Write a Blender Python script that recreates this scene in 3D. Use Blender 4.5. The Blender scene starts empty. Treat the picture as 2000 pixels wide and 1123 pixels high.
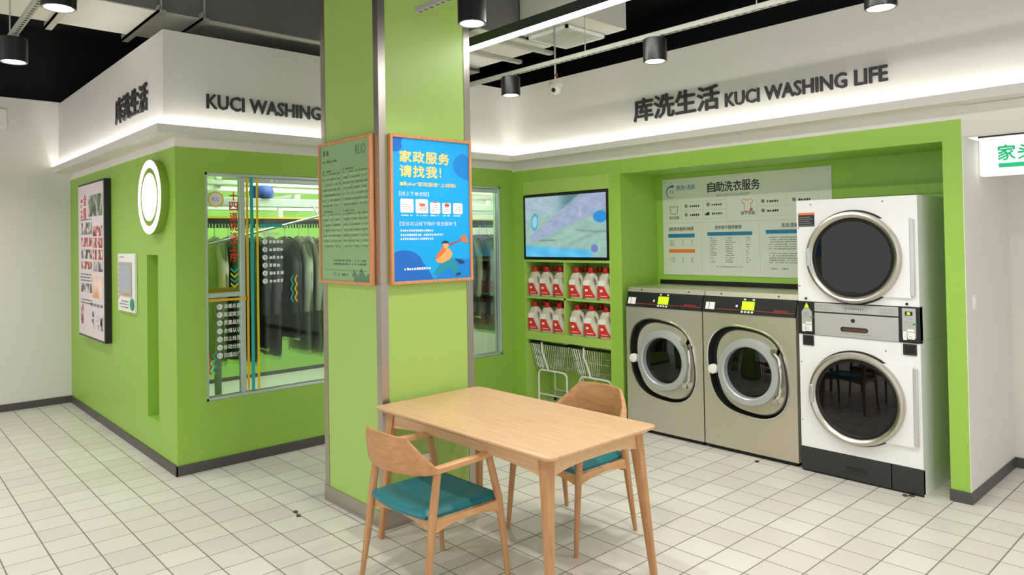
import bpy, bmesh, math, random
from mathutils import Vector, Matrix
random.seed(7)
scene = bpy.context.scene
COL = scene.collection
PI = math.pi

# ------------------------------------------------------------------ camera, world, exposure
CAM_H = 1.63
YAW, PITCH, ROLL = 0.83709, 0.0152229, -0.0164037
FPX, CXP, CYP = 1393.05, 975.64, 446.71
cam_data = bpy.data.cameras.new('camera')
cam = bpy.data.objects.new('camera', cam_data)
COL.objects.link(cam)
f0 = Vector((-math.sin(YAW), math.cos(YAW), 0)); r0 = Vector((math.cos(YAW), math.sin(YAW), 0)); u0 = Vector((0, 0, 1))
fwd = f0 * math.cos(PITCH) + u0 * math.sin(PITCH)
up = u0 * math.cos(PITCH) - f0 * math.sin(PITCH)
rgt = r0 * math.cos(ROLL) + up * math.sin(ROLL)
upr = up * math.cos(ROLL) - r0 * math.sin(ROLL)
cam.matrix_world = Matrix(((rgt.x, upr.x, -fwd.x, 0), (rgt.y, upr.y, -fwd.y, 0), (rgt.z, upr.z, -fwd.z, CAM_H), (0, 0, 0, 1)))
cam_data.sensor_width = 36.0
cam_data.lens = FPX * 36.0 / 2000.0
cam_data.shift_x = (1000 - CXP) / 2000.0
cam_data.shift_y = (CYP - 561.5) / 2000.0
cam_data.clip_start = 0.02
scene.camera = cam
world = bpy.data.worlds.new('world'); scene.world = world
world.use_nodes = True
bg = world.node_tree.nodes['Background']
bg.inputs[0].default_value = (1.0, 0.99, 0.975, 1)
bg.inputs[1].default_value = 1.08
scene.view_settings.view_transform = 'Standard'
scene.view_settings.look = 'None'
scene.view_settings.gamma = 1.0
scene.view_settings.use_curve_mapping = False
scene.view_settings.exposure = 0.24
scene.cycles.transparent_max_bounces = 24
SPOT_W = 34.0          # watts of each ceiling can spot
LED_E = 29.0            # cove strip emission
LINEAR_E = 34.0        # suspended linear lamp emission

# ------------------------------------------------------------------ materials
def lin(c):
    c = c / 255.0
    return c / 12.92 if c <= 0.04045 else ((c + 0.055) / 1.055) ** 2.4
def rgb(r, g, b): return (lin(r), lin(g), lin(b), 1.0)

def mat(name, col, rough=0.5, metal=0.0, var=0.0, vscale=6.0, bump=0.0, bscale=200.0, emit=0.0, ecol=None, coat=0.0, stretch=None, spec=0.5):
    m = bpy.data.materials.new(name); m.use_nodes = True
    nt = m.node_tree; b = nt.nodes['Principled BSDF']
    c = rgb(*col)
    b.inputs['Base Color'].default_value = c
    b.inputs['Roughness'].default_value = rough
    b.inputs['Metallic'].default_value = metal
    b.inputs['Specular IOR Level'].default_value = spec
    b.inputs['Coat Weight'].default_value = coat
    if emit:
        b.inputs['Emission Color'].default_value = rgb(*(ecol or col)); b.inputs['Emission Strength'].default_value = emit
    if var or bump:
        tc = nt.nodes.new('ShaderNodeTexCoord'); src = tc.outputs['Object']
        if stretch:
            mp = nt.nodes.new('ShaderNodeMapping'); mp.inputs['Scale'].default_value = stretch
            nt.links.new(src, mp.inputs['Vector']); src = mp.outputs['Vector']
        if var:
            n = nt.nodes.new('ShaderNodeTexNoise'); n.inputs['Scale'].default_value = vscale; n.inputs['Detail'].default_value = 4
            nt.links.new(src, n.inputs['Vector'])
            mx = nt.nodes.new('ShaderNodeMix'); mx.data_type = 'RGBA'
            mx.inputs[6].default_value = tuple(max(0, x * (1 - var)) for x in c[:3]) + (1,)
            mx.inputs[7].default_value = tuple(min(1, x * (1 + var)) for x in c[:3]) + (1,)
            nt.links.new(n.outputs['Fac'], mx.inputs[0]); nt.links.new(mx.outputs[2], b.inputs['Base Color'])
        if bump:
            n2 = nt.nodes.new('ShaderNodeTexNoise'); n2.inputs['Scale'].default_value = bscale
            nt.links.new(src, n2.inputs['Vector'])
            bp = nt.nodes.new('ShaderNodeBump'); bp.inputs['Strength'].default_value = bump; bp.inputs['Distance'].default_value = 0.002
            nt.links.new(n2.outputs['Fac'], bp.inputs['Height']); nt.links.new(bp.outputs['Normal'], b.inputs['Normal'])
    return m

def wood(name, c1, c2, axis='x', rough=0.42):
    m = bpy.data.materials.new(name); m.use_nodes = True
    nt = m.node_tree; b = nt.nodes['Principled BSDF']
    tc = nt.nodes.new('ShaderNodeTexCoord'); mp = nt.nodes.new('ShaderNodeMapping')
    s = {'x': (1.6, 22, 22), 'y': (22, 1.6, 22), 'z': (22, 22, 1.6)}[axis]
    mp.inputs['Scale'].default_value = s
    nt.links.new(tc.outputs['Object'], mp.inputs['Vector'])
    n = nt.nodes.new('ShaderNodeTexNoise'); n.inputs['Scale'].default_value = 2.2; n.inputs['Detail'].default_value = 7; n.inputs['Roughness'].default_value = 0.65; n.inputs['Distortion'].default_value = 0.5
    nt.links.new(mp.outputs['Vector'], n.inputs['Vector'])
    r = nt.nodes.new('ShaderNodeValToRGB')
    r.color_ramp.elements[0].position = 0.3; r.color_ramp.elements[0].color = rgb(*c1)
    r.color_ramp.elements[1].position = 0.7; r.color_ramp.elements[1].color = rgb(*c2)
    nt.links.new(n.outputs['Fac'], r.inputs['Fac']); nt.links.new(r.outputs['Color'], b.inputs['Base Color'])
    b.inputs['Roughness'].default_value = rough
    bp = nt.nodes.new('ShaderNodeBump'); bp.inputs['Strength'].default_value = 0.12; bp.inputs['Distance'].default_value = 0.001
    nt.links.new(n.outputs['Fac'], bp.inputs['Height']); nt.links.new(bp.outputs['Normal'], b.inputs['Normal'])
    return m

def glass(name, tint=(240, 250, 245), refl=0.08, rough=0.02):
    m = bpy.data.materials.new(name); m.use_nodes = True
    nt = m.node_tree; nt.nodes.remove(nt.nodes['Principled BSDF']); out = nt.nodes['Material Output']
    t = nt.nodes.new('ShaderNodeBsdfTransparent'); t.inputs[0].default_value = rgb(*tint)
    g = nt.nodes.new('ShaderNodeBsdfGlossy'); g.inputs['Roughness'].default_value = rough
    fr = nt.nodes.new('ShaderNodeFresnel'); fr.inputs[0].default_value = 1.45
    ad = nt.nodes.new('ShaderNodeMath'); ad.operation = 'ADD'; ad.inputs[1].default_value = refl; ad.use_clamp = True
    nt.links.new(fr.outputs[0], ad.inputs[0])
    mx = nt.nodes.new('ShaderNodeMixShader')
    nt.links.new(ad.outputs[0], mx.inputs[0]); nt.links.new(t.outputs[0], mx.inputs[1]); nt.links.new(g.outputs[0], mx.inputs[2])
    nt.links.new(mx.outputs[0], out.inputs['Surface'])
    return m

def emis(name, col, s):
    return mat(name, col, 0.5, emit=s)

M = {}
M['green'] = mat('green_paint', (146, 188, 72), 0.45, var=0.03, vscale=3, bump=0.05, bscale=120)
M['green_col'] = mat('pillar_green_paint', (164, 199, 100), 0.4, var=0.02, vscale=3)
M['green_lit'] = mat('green_paint_lit', (152, 199, 76), 0.4, var=0.03, vscale=3)  # wall green, raised to carry the brighter light on the machine frame
M['green_pale'] = mat('pale_green_laminate', (172, 208, 96), 0.4, var=0.03, vscale=4)
M['white'] = mat('white_plaster', (226, 223, 215), 0.65, var=0.015, vscale=2, bump=0.05, bscale=150)
M['skirt'] = mat('dark_grey_skirting', (78, 76, 74), 0.45, var=0.08, vscale=12)
M['black_ceiling'] = mat('black_ceiling_paint', (16, 16, 17), 0.85, var=0.2, vscale=3)
M['duct_grey'] = mat('dark_grey_duct', (112, 112, 108), 0.55, 0.0, var=0.08, vscale=5)
M['duct_white'] = mat('pale_insulation_board', (214, 213, 200), 0.6, var=0.06, vscale=3)
M['galv'] = mat('galvanised_steel', (184, 183, 172), 0.45, 0.25, var=0.15, vscale=30)
M['steel'] = mat('brushed_steel', (196, 190, 178), 0.3, 1.0, var=0.06, vscale=8, stretch=(60, 1, 1), bump=0.03, bscale=20)
M['steel_trim'] = mat('brushed_corner_steel', (186, 178, 170), 0.3, 1.0, var=0.08, vscale=10, stretch=(40, 40, 1))
M['washer_steel'] = mat('washer_brushed_steel', (212, 204, 190), 0.36, 0.8, var=0.04, vscale=5, stretch=(1, 1, 30))
M['chrome'] = mat('chrome', (225, 224, 220), 0.12, 1.0)
M['satin'] = mat('satin_aluminium', (205, 208, 206), 0.32, 0.7)
M['black'] = mat('black_plastic', (24, 25, 26), 0.35, var=0.1, vscale=20)
M['rubber'] = mat('black_rubber', (14, 14, 14), 0.6)
M['charcoal'] = mat('charcoal_enamel', (44, 45, 47), 0.35)
M['enamel'] = mat('white_enamel', (240, 240, 238), 0.22, coat=0.2)
M['grey_pl'] = mat('light_grey_panel', (186, 186, 182), 0.35, 0.2)
M['drum'] = mat('drum_steel', (90, 90, 92), 0.35, 0.8, var=0.2, vscale=60)
M['dark_in'] = mat('dark_interior', (26, 26, 26), 0.6)
M['white_pl'] = mat('white_plastic', (238, 236, 230), 0.35)
M['flange'] = mat('pale_grey_door_ring', (180, 185, 182), 0.32, 0.3)
M['lcd'] = emis('green_lcd', (170, 225, 20), 0.9)
M['red_print'] = mat('red_print', (205, 52, 38), 0.5)
M['red'] = mat('red_plastic', (186, 24, 30), 0.3)
M['label_red'] = mat('red_label', (222, 52, 44), 0.4)
M['label_white'] = mat('white_label', (246, 244, 240), 0.4)
M['bottle'] = mat('cream_bottle', (214, 206, 186), 0.35)
M['teal_seat'] = mat('teal_leather', (26, 112, 120), 0.36, var=0.05, vscale=10, bump=0.1, bscale=300)
M['oak_x'] = wood('oak_table_top', (200, 160, 116), (222, 184, 140), 'x', 0.42)
M['oak_z'] = wood('oak_legs', (170, 122, 78), (198, 150, 102), 'z')
M['oak_c'] = wood('oak_chair_back', (172, 120, 74), (204, 152, 102), 'x')
M['oak_y'] = wood('oak_chair_arm', (190, 140, 90), (216, 168, 116), 'y')
M['frame_wood'] = wood('poster_frame_wood', (196, 128, 80), (222, 160, 112), 'z')
M['window_al'] = mat('pale_aluminium', (196, 210, 204), 0.35, 0.4)
M['glass'] = glass('window_glass', (240, 251, 246), 0.0)
M['door_glass'] = glass('machine_door_glass', (110, 112, 112), 0.02)
M['plastic_film'] = glass('garment_film', (248, 250, 250), 0.13, 0.22)
M['lens'] = emis('lamp_lens', (255, 252, 244), 14.0)
M['sign_white'] = emis('sign_white_light', (255, 252, 244), 1.0)
M['led'] = emis('cove_led', (255, 255, 255), LED_E)
M['linear'] = emis('linear_led', (255, 253, 248), LINEAR_E)
M['box_sign'] = emis('lightbox_white', (250, 252, 250), 0.55)
M['teal_green'] = mat('teal_green_vinyl', (22, 190, 130), 0.5, emit=0.25)
M['letter'] = mat('charcoal_letter', (52, 52, 54), 0.5)
M['orange_v'] = mat('orange_vinyl', (226, 172, 30), 0.5)
M['yellow_v'] = mat('yellow_vinyl', (226, 196, 40), 0.5)
M['teal_v'] = mat('teal_vinyl', (44, 168, 160), 0.5)
M['red_v'] = mat('red_vinyl', (204, 50, 40), 0.5)
M['white_v'] = mat('white_vinyl', (238, 240, 236), 0.5)
M['blue_p'] = mat('poster_blue', (8, 172, 244), 0.35, var=0.04, vscale=2)
M['blue_d'] = mat('poster_dark_blue', (22, 112, 206), 0.35)
M['blue_m'] = mat('poster_mid_blue', (14, 138, 224), 0.35)
M['navy'] = mat('poster_navy', (40, 62, 110), 0.4)
M['poster_yel'] = mat('poster_yellow', (250, 216, 128), 0.4)
M['poster_white'] = mat('poster_white', (240, 242, 240), 0.4)
M['poster_orange'] = mat('poster_orange', (246, 120, 70), 0.4)
M['poster_peach'] = mat('poster_peach', (250, 176, 110), 0.4)
M['poster_teal'] = mat('poster_teal', (30, 150, 168), 0.4)
M['sage'] = mat('sage_poster', (142, 180, 128), 0.45, var=0.04, vscale=3)
M['sage_dark'] = mat('sage_print', (82, 112, 80), 0.5)
M['sage_light'] = mat('sage_pale_print', (196, 206, 160), 0.5)
M['board'] = mat('pale_board', (216, 222, 208), 0.4, var=0.015, vscale=2)
M['ink'] = mat('black_ink', (34, 36, 36), 0.5)
M['grey_ink'] = mat('grey_ink', (120, 126, 120), 0.5)
M['pale_ink'] = mat('pale_grey_ink', (176, 182, 172), 0.5)
M['blue_ink'] = mat('blue_ink', (26, 124, 168), 0.5)
M['navy_ink'] = mat('petrol_ink', (22, 92, 122), 0.5)
M['orange_ink'] = mat('orange_ink', (232, 128, 52), 0.5)
M['coral_ink'] = mat('coral_ink', (226, 112, 92), 0.5)
M['green_ink'] = mat('green_ink', (24, 148, 106), 0.5)
M['pinkpaper'] = mat('pale_pink_panel', (226, 212, 216), 0.35, var=0.02)
M['room_green'] = mat('inner_room_green', (150, 192, 92), 0.6)
M['room_floor'] = mat('inner_room_floor', (206, 204, 198), 0.4)
M['ladder_white'] = mat('white_powder_coat', (232, 234, 230), 0.4)
M['hanger'] = mat('hanger_wire', (200, 202, 200), 0.4, 0.5)
M['brown_bits'] = mat('brown_debris', (84, 60, 46), 0.7)

# tile material: colour shifts from tile to tile
TP, TX0, TY0 = 0.202108, -2.414, 3.5849
def tile_material():
    m = bpy.data.materials.new('glazed_floor_tile'); m.use_nodes = True
    nt = m.node_tree; b = nt.nodes['Principled BSDF']
    g = nt.nodes.new('ShaderNodeNewGeometry')
    s = nt.nodes.new('ShaderNodeVectorMath'); s.operation = 'SUBTRACT'; s.inputs[1].default_value = (TX0, TY0, -50)
    d = nt.nodes.new('ShaderNodeVectorMath'); d.operation = 'DIVIDE'; d.inputs[1].default_value = (TP, TP, 1000)
    f = nt.nodes.new('ShaderNodeVectorMath'); f.operation = 'FLOOR'
    w = nt.nodes.new('ShaderNodeTexWhiteNoise'); w.noise_dimensions = '3D'
    nt.links.new(g.outputs['Position'], s.inputs[0]); nt.links.new(s.outputs[0], d.inputs[0]); nt.links.new(d.outputs[0], f.inputs[0]); nt.links.new(f.outputs[0], w.inputs['Vector'])
    r = nt.nodes.new('ShaderNodeValToRGB')
    r.color_ramp.elements[0].color = rgb(217, 210, 201); r.color_ramp.elements[1].color = rgb(227, 224, 212)
    e = r.color_ramp.elements.new(0.5); e.color = rgb(222, 217, 204)
    nt.links.new(w.outputs['Value'], r.inputs['Fac']); nt.links.new(r.outputs['Color'], b.inputs['Base Color'])
    b.inputs['Roughness'].default_value = 0.3
    n = nt.nodes.new('ShaderNodeTexNoise'); n.inputs['Scale'].default_value = 25
    nt.links.new(g.outputs['Position'], n.inputs['Vector'])
    bp = nt.nodes.new('ShaderNodeBump'); bp.inputs['Strength'].default_value = 0.06; bp.inputs['Distance'].default_value = 0.004
    nt.links.new(n.outputs['Fac'], bp.inputs['Height']); nt.links.new(bp.outputs['Normal'], b.inputs['Normal'])
    return m
M['tile'] = tile_material()
M['grout'] = mat('grey_grout', (132, 127, 112), 0.8, var=0.15, vscale=4)

# ------------------------------------------------------------------ mesh helpers
class MB:
    def __init__(s): s.v = []; s.f = []; s.m = []; s.mi = 0
    def add(s, vs, fs):
        o = len(s.v); s.v += [tuple(p) for p in vs]
        for f in fs: s.f.append([i + o for i in f]); s.m.append(s.mi)
        return s
    def box(s, x0, x1, y0, y1, z0, z1):
        return s.add([(x0, y0, z0), (x1, y0, z0), (x1, y1, z0), (x0, y1, z0), (x0, y0, z1), (x1, y0, z1), (x1, y1, z1), (x0, y1, z1)],
                     [(0, 3, 2, 1), (4, 5, 6, 7), (0, 1, 5, 4), (1, 2, 6, 5), (2, 3, 7, 6), (3, 0, 4, 7)])
    def rect(s, x0, x1, z0, z1, y=0.0):            # flat print facing -y
        return s.add([(x0, y, z0), (x1, y, z0), (x1, y, z1), (x0, y, z1)], [(0, 1, 2, 3)])
    def poly(s, pts, y=0.0):                       # flat polygon facing -y, pts (x,z) counter-clockwise seen from -y
        return s.add([(p[0], y, p[1]) for p in pts], [tuple(range(len(pts)))])
    def prism(s, pts, y0, y1):
        n = len(pts)
        return s.add([(p[0], y0, p[1]) for p in pts] + [(p[0], y1, p[1]) for p in pts],
                     [tuple(range(n)), tuple(range(2 * n - 1, n - 1, -1))] + [(i, i + n, (i + 1) % n + n, (i + 1) % n) for i in range(n)])
    def loft(s, loops, caps=(False, False), closed=True):
        n = len(loops[0]); vs = [p for l in loops for p in l]; fs = []
        for k in range(len(loops) - 1):
            for i in range(n if closed else n - 1):
                a = k * n + i; b = k * n + (i + 1) % n
                fs.append((a, b, b + n, a + n))
        if caps[0]: fs.append(tuple(range(n - 1, -1, -1)))
        if caps[1]: fs.append(tuple((len(loops) - 1) * n + i for i in range(n)))
        return s.add(vs, fs)
    def lathe(s, prof, c=(0, 0, 0), axis='z', n=32, caps=(False, False)):
        loops = []
        for r, h in prof:
            l = []
            for i in range(n):
                a = 2 * PI * i / n
                if axis == 'z': l.append((c[0] + r * math.cos(a), c[1] + r * math.sin(a), c[2] + h))
                elif axis == 'y': l.append((c[0] + r * math.cos(a), c[1] + h, c[2] + r * math.sin(a)))
                else: l.append((c[0] + h, c[1] + r * math.cos(a), c[2] + r * math.sin(a)))
            loops.append(l)
        return s.loft(loops, caps)
    def tube(s, pts, r, n=8, closed=False):
        P = [Vector(p) for p in pts]; loops = []
        R = r if isinstance(r, (list, tuple)) else [r] * len(P)
        ref = None
        for i, p in enumerate(P):
            if closed: t = (P[(i + 1) % len(P)] - P[i - 1]).normalized()
            else: t = ((P[min(i + 1, len(P) - 1)] - P[max(i - 1, 0)])).normalized()
            if ref is None: ref = Vector((0, 0, 1)) if abs(t.z) < 0.9 else Vector((1, 0, 0))
            a = (ref - t * ref.dot(t)).normalized(); b = t.cross(a); ref = a
            loops.append([tuple(p + (a * math.cos(2 * PI * k / n) + b * math.sin(2 * PI * k / n)) * R[i]) for k in range(n)])
        if closed: loops.append(loops[0])
        return s.loft(loops, (not closed, not closed))
    def mesh(s, name, mats):
        me = bpy.data.meshes.new(name); me.from_pydata(s.v, [], s.f)
        for m in (mats if isinstance(mats, (list, tuple)) else [mats]): me.materials.append(m)
        if any(s.m): me.polygons.foreach_set('material_index', s.m)
        me.update(); return me
    def build(s, name, mats, parent=None, smooth=False, bevel=0.0, seg=2, kind=None, label=None, fix=True, loc=None):
        me = s.mesh(name, mats)
        if fix:
            bm = bmesh.new(); bm.from_mesh(me); bmesh.ops.recalc_face_normals(bm, faces=bm.faces); bm.to_mesh(me); bm.free()
        o = bpy.data.objects.new(name, me); COL.objects.link(o)
        if parent: o.parent = parent
        if loc: o.location = loc
        if bevel:
            bv = o.modifiers.new('bevel', 'BEVEL'); bv.width = bevel; bv.segments = seg; bv.limit_method = 'ANGLE'; bv.angle_limit = math.radians(40)
        if smooth or bevel: smooth_by_angle(me, 40)
        if kind: o['kind'] = kind
        if label: o['label'] = label
        return o

def smooth_by_angle(me, deg):
    me.polygons.foreach_set('use_smooth', [True] * len(me.polygons))
    bm = bmesh.new(); bm.from_mesh(me)
    lim = math.radians(deg)
    for e in bm.edges:
        if len(e.link_faces) == 2 and e.calc_face_angle(0) > lim: e.smooth = False
    bm.to_mesh(me); bm.free()

def thing(name, label, cat, loc=(0, 0, 0), rz=0.0, group=None):
    o = bpy.data.objects.new(name, None); o.empty_display_size = 0.1; COL.objects.link(o)
    o.location = loc; o.rotation_euler = (0, 0, rz); o['label'] = label; o['category'] = cat
    if group: o['group'] = group
    return o
def tag(o, label, cat, group=None):
    o['label'] = label; o['category'] = cat
    if group: o['group'] = group
    return o
def struct(o): o['kind'] = 'structure'; return o
def holder(name, loc=(0, 0, 0), rz=0.0):
    o = bpy.data.objects.new(name, None); o.empty_display_size = 0.1; COL.objects.link(o); o.location = loc; o.rotation_euler = (0, 0, rz); o['kind'] = 'structure'; return o
def copy_tree(o, parent=None):
    c = o.copy(); COL.objects.link(c); c.parent = parent
    for ch in list(o.children): copy_tree(ch, c)
    return c

TEXT_CACHE = {}
def text_mesh(s, depth=0.0, res=2):
    k = (s, depth, res)
    if k in TEXT_CACHE: return TEXT_CACHE[k]
    c = bpy.data.curves.new('txt', 'FONT'); c.body = s; c.size = 1.0; c.resolution_u = res; c.extrude = depth
    o = bpy.data.objects.new('txt', c); COL.objects.link(o)
    dg = bpy.context.evaluated_depsgraph_get(); dg.update()
    me = bpy.data.meshes.new_from_object(o.evaluated_get(dg))
    vs = [tuple(v.co) for v in me.vertices]; fs = [tuple(p.vertices) for p in me.polygons]
    bpy.data.objects.remove(o); bpy.data.curves.remove(c); bpy.data.meshes.remove(me)
    TEXT_CACHE[k] = (vs, fs); return vs, fs
STRIKE = ((0, 0), (1, 0), (-1, 0), (0, 1), (0, -1))
def add_text(mb, s, x0, z0, h, y=0.0, width=None, bold=0.0, sx=1.0):
    """flat text facing -y; z0 bottom of glyphs, h glyph height, x0 left edge; fitted to width when given; bold thickens the strokes (share of h)"""
    vs, fs = text_mesh(s)
    if not vs: return 0
    ax = min(v[0] for v in vs); bx = max(v[0] for v in vs); az = min(v[1] for v in vs); bz = max(v[1] for v in vs)
    k = h / (bz - az); kx = width / (bx - ax) if width else k * sx
    for q, (dx, dz) in enumerate(STRIKE if bold else STRIKE[:1]):
        mb.add([(x0 + (v[0] - ax) * kx + dx * bold * h, y - q * 0.00004, z0 + (v[1] - az) * k + dz * bold * h) for v in vs], fs)
    return (bx - ax) * kx
def add_bars(mb, x0, x1, z, h, rnd, y=0.0, fill=0.8, step=None):
    """one line of print too small to read"""
    step = step or h * 1.15; x = x0
    while x < x1 - h * 0.4:
        w = h * rnd.uniform(0.6, 1.0)
        if rnd.random() < fill: mb.rect(x, min(x + w, x1), z, z + h * rnd.uniform(0.75, 1.0), y)
        x += step
def circle(cx, cz, r, n=32, rz=None): return [(cx + r * math.cos(2 * PI * i / n), cz + (rz or r) * math.sin(2 * PI * i / n)) for i in range(n)]

# ------------------------------------------------------------------ key planes of the place
XW = -5.28      # face of the window wall (faces +x)
YL = 1.675      # face of the logo wall (faces -y)
XL = -8.60      # white wall at far left (faces +x)
YF = 4.945      # face of the green machine frame (faces -y)
XR = -1.316     # right end of the green frame
YB = 5.47       # back of the machine recess
GT = 2.33       # top of the green
FT = 3.12       # top of the white fascia
FD, LD = 0.105, 0.165   # fascia and lip stand-off

# floor -----------------------------------------------------------------------------------
floor = struct(MB().box(XL - 0.2, 3.0, -4.0, 6.2, -0.12, -0.0009).build('floor', M['grout']))
def inside_rooms(x, y):
    if x < XW - 0.12 and y > YL + 0.12: return True
    if y > YB + 0.2 and x < XR - 0.1: return True
    return False
def project(x, y):
    d = Vector((x, y, -CAM_H)); z = d.dot(fwd)
    if z < 0.1: return None
    return (CXP + FPX * d.dot(rgt) / z, CYP - FPX * d.dot(upr) / z, z)
cells = []
for i in range(-32, 28):
    for j in range(-38, 13):
        x = TX0 + (i + 0.5) * TP; y = TY0 + (j + 0.5) * TP
        if x < XL - 0.1 or x > 2.9 or y < -3.9 or y > 6.1 or inside_rooms(x, y): continue
        q = project(x, y)
        vis = q is not None and -40 < q[0] < 2040 and q[1] < 1160
        hidden = (x > -3.95 and x < -1.45 and y > 4.95 and y < 5.6) or (-4.1 < x < -3.5 and 2.25 < y < 2.85)
        cells.append(((q[2] if vis and not hidden else 1e6), x, y))
cells.sort()
h1, h2 = TP / 2 - 0.0036, TP / 2 - 0.0042
tv = [(-h1, -h1, -0.004), (h1, -h1, -0.004), (h1, h1, -0.004), (-h1, h1, -0.004), (-h1, -h1, -0.0004), (h1, -h1, -0.0004), (h1, h1, -0.0004), (-h1, h1, -0.0004), (-h2, -h2, 0), (h2, -h2, 0), (h2, h2, 0), (-h2, h2, 0)]
tf = [(0, 1, 5, 4), (1, 2, 6, 5), (2, 3, 7, 6), (3, 0, 4, 7), (4, 5, 9, 8), (5, 6, 10, 9), (6, 7, 11, 10), (7, 4, 8, 11), (8, 9, 10, 11)]
tile_me = MB().add(tv, tf).mesh('tile', M['tile'])
for k, (d, x, y) in enumerate(cells[:300]):
    t = bpy.data.objects.new('tile', tile_me); COL.objects.link(t); t.parent = floor; t.location = (x, y, 0)
rest = MB()
for d, x, y in cells[300:]: rest.add([(a + x, b + y, c) for a, b, c in tv], tf)
rest.build('tile_field', M['tile'], floor, kind='stuff', fix=False)

# ceiling -----------------------------------------------------------------------------------
ceiling = struct(MB().box(XL - 0.2, 3.0, -4.0, 6.2, 3.95, 4.05).build('ceiling', M['black_ceiling']))
for k, y in enumerate((0.2, 2.9, 5.3)):
    MB().box(XL, 3.0, y, y + 0.25, 3.72, 3.95).build('beam', M['black_ceiling'], ceiling)

struct(MB().box(XL - 0.3, XL - 0.2, -4.0, 6.2, 3.0, 3.95).build('wall_upper_left', M['black_ceiling'])); struct(MB().box(XL - 0.2, 3.0, 6.1, 6.2, 3.0, 3.95).build('wall_upper_back', M['black_ceiling']))
struct(MB().box(XL - 0.2, XW - 0.13, YL + 0.16, 6.1, 3.08, 3.1).build('roof_inner', M['black_ceiling'])); struct(MB().box(XW - 0.05, 3.0, YF + 0.11, 6.1, 3.08, 3.1).build('roof_machine', M['black_ceiling']))
# white wall at the far left with skirting --------------------------------------------------
struct(MB().box(XL - 0.12, XL, -4.0, YL + 0.1, 0, FT + 0.02).build('wall_left', M['white']))
struct(MB().box(XL, XL + 0.012, -4.0, YL, 0, 0.072).build('baseboard_left', M['skirt'], bevel=0.002))

# logo wall with its narrow niche ------------------------------------------------------------
NX0, NX1, NZ0, NZ1 = -5.957, -5.684, 0.31, 1.556
w = MB()
for a, b, c, d in ((XL, NX0, 0, GT), (NX1, XW, 0, GT), (NX0, NX1, 0, NZ0), (NX0, NX1, NZ1, GT)):
    w.box(a, b, YL, YL + 0.12, c, d)
w.box(NX0 - 0.02, NX1 + 0.02, YL + 0.12, YL + 0.15, NZ0 - 0.02, NZ1 + 0.02)
wall_logo = struct(w.build('wall_front', M['green']))
struct(MB().box(XL, XW + 0.012, YL - 0.012, YL, 0, 0.072).build('baseboard_front', M['skirt'], bevel=0.002))

# window wall ---------------------------------------------------------------------------------
WY0, WY1, WZ0, WZ1 = 1.882, 4.785, 0.488, 2.158
w = MB()
for a, b, c, d in ((YL + 0.12, WY0, 0, GT), (WY1, YF + 0.3, 0, GT), (WY0, WY1, 0, WZ0), (WY0, WY1, WZ1, GT)):
    w.box(XW - 0.12, XW, a, b, c, d)
struct(w.build('wall_side', M['green']))
struct(MB().box(XW, XW + 0.012, YL - 0.012, YF, 0, 0.072).build('baseboard_side', M['skirt'], bevel=0.002))

# inner room behind the window ------------------------------------------------------------------
XI = -8.48
struct(MB().box(XI - 0.1, XI, YL + 0.12, 6.1, 0, 3.1).build('wall_inner_back', M['room_green']))
struct(MB().box(XI, XW - 0.0, 6.0, 6.1, 0, 3.1).build('wall_inner_far', M['white']))
struct(MB().box(XI, XW - 0.12, YL + 0.12, 6.0, -0.02, 0.006).build('floor_inner', M['room_floor']))
struct(MB().box(XI, XW - 0.12, YL + 0.12, 6.0, 2.62, 2.7).build('ceiling_inner', M['white']))
struct(MB().box(XI, XI + 0.012, YL + 0.12, 6.0, 0.006, 0.05).build('baseboard_inner', M['skirt']))
struct(MB().box(XW - 0.12, XW, YF + 0.3, 6.1, 0, 2.7).build('wall_inner_side', M['white']))

# machine frame: green portal with recess -------------------------------------------------------
RX0, RX1, RZ1 = -3.905, -1.420, 2.188     # recess opening
SX0, SX1 = -5.122, -4.028                 # shelf opening
w = MB()
w.box(XW, XR, YF, YF + 0.06, 2.20, 2.312)                 # head rail
w.box(XW, SX0, YF, YB, 0.0, 2.20)                         # left stile
w.box(SX1, RX0, YF, YB, 0.0, 2.20)                        # stile between shelf and machines
w.box(RX1, XR, YF, YB + 0.48, 0.0, 2.20)                  # right stile
w.box(RX0, RX1, YF + 0.06, YB - 0.001, RZ1, 2.25)                 # recess soffit
w.box(RX0, RX1, YB, YB + 0.08, 0.0, 2.25)                 # recess back
w.box(SX0 - 0.02, SX1 + 0.02, YB - 0.12, YB + 0.08, 0, 2.25)
w.box(RX0, RX1, YF, YF + 0.0595, RZ1, 2.2)
struct(w.build('wall_machine', M['green_lit']))
struct(MB().box(-2.305, RX1, YB - 0.012, YB, 1.9, 1.99).build('trim_1', M['green']))
struct(MB().box(RX0 + 0.03, -2.31, YB - 0.004, YB, 1.2, 1.243).build('dark_gap_strip', M['rubber']))  # flat black strip standing in for the dark opening above the washers
b = MB(); b.box(RX1 - 0.004, XR + 0.012, YF - 0.012, YF, 0, 0.07); b.box(XR, XR + 0.012, YF, 5.95, 0, 0.07); b.box(XR, 2.9, 5.938, 5.95, 0, 0.07)
struct(b.build('baseboard_right', M['skirt'], bevel=0.002))
# white side wall, back wall and header at the right
struct(MB().box(XR, XR + 0.004, YF + 0.0005, 5.95, 0.07, 2.204).build('wall_right', M['white']))
struct(MB().box(XR - 0.1, 3.0, 5.95, 6.05, 0, 3.1).build('wall_back', M['white']))
struct(MB().box(XR, 3.0, YF, YF + 0.1, 2.205, 2.392).build('wall_header', M['white']))

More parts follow.
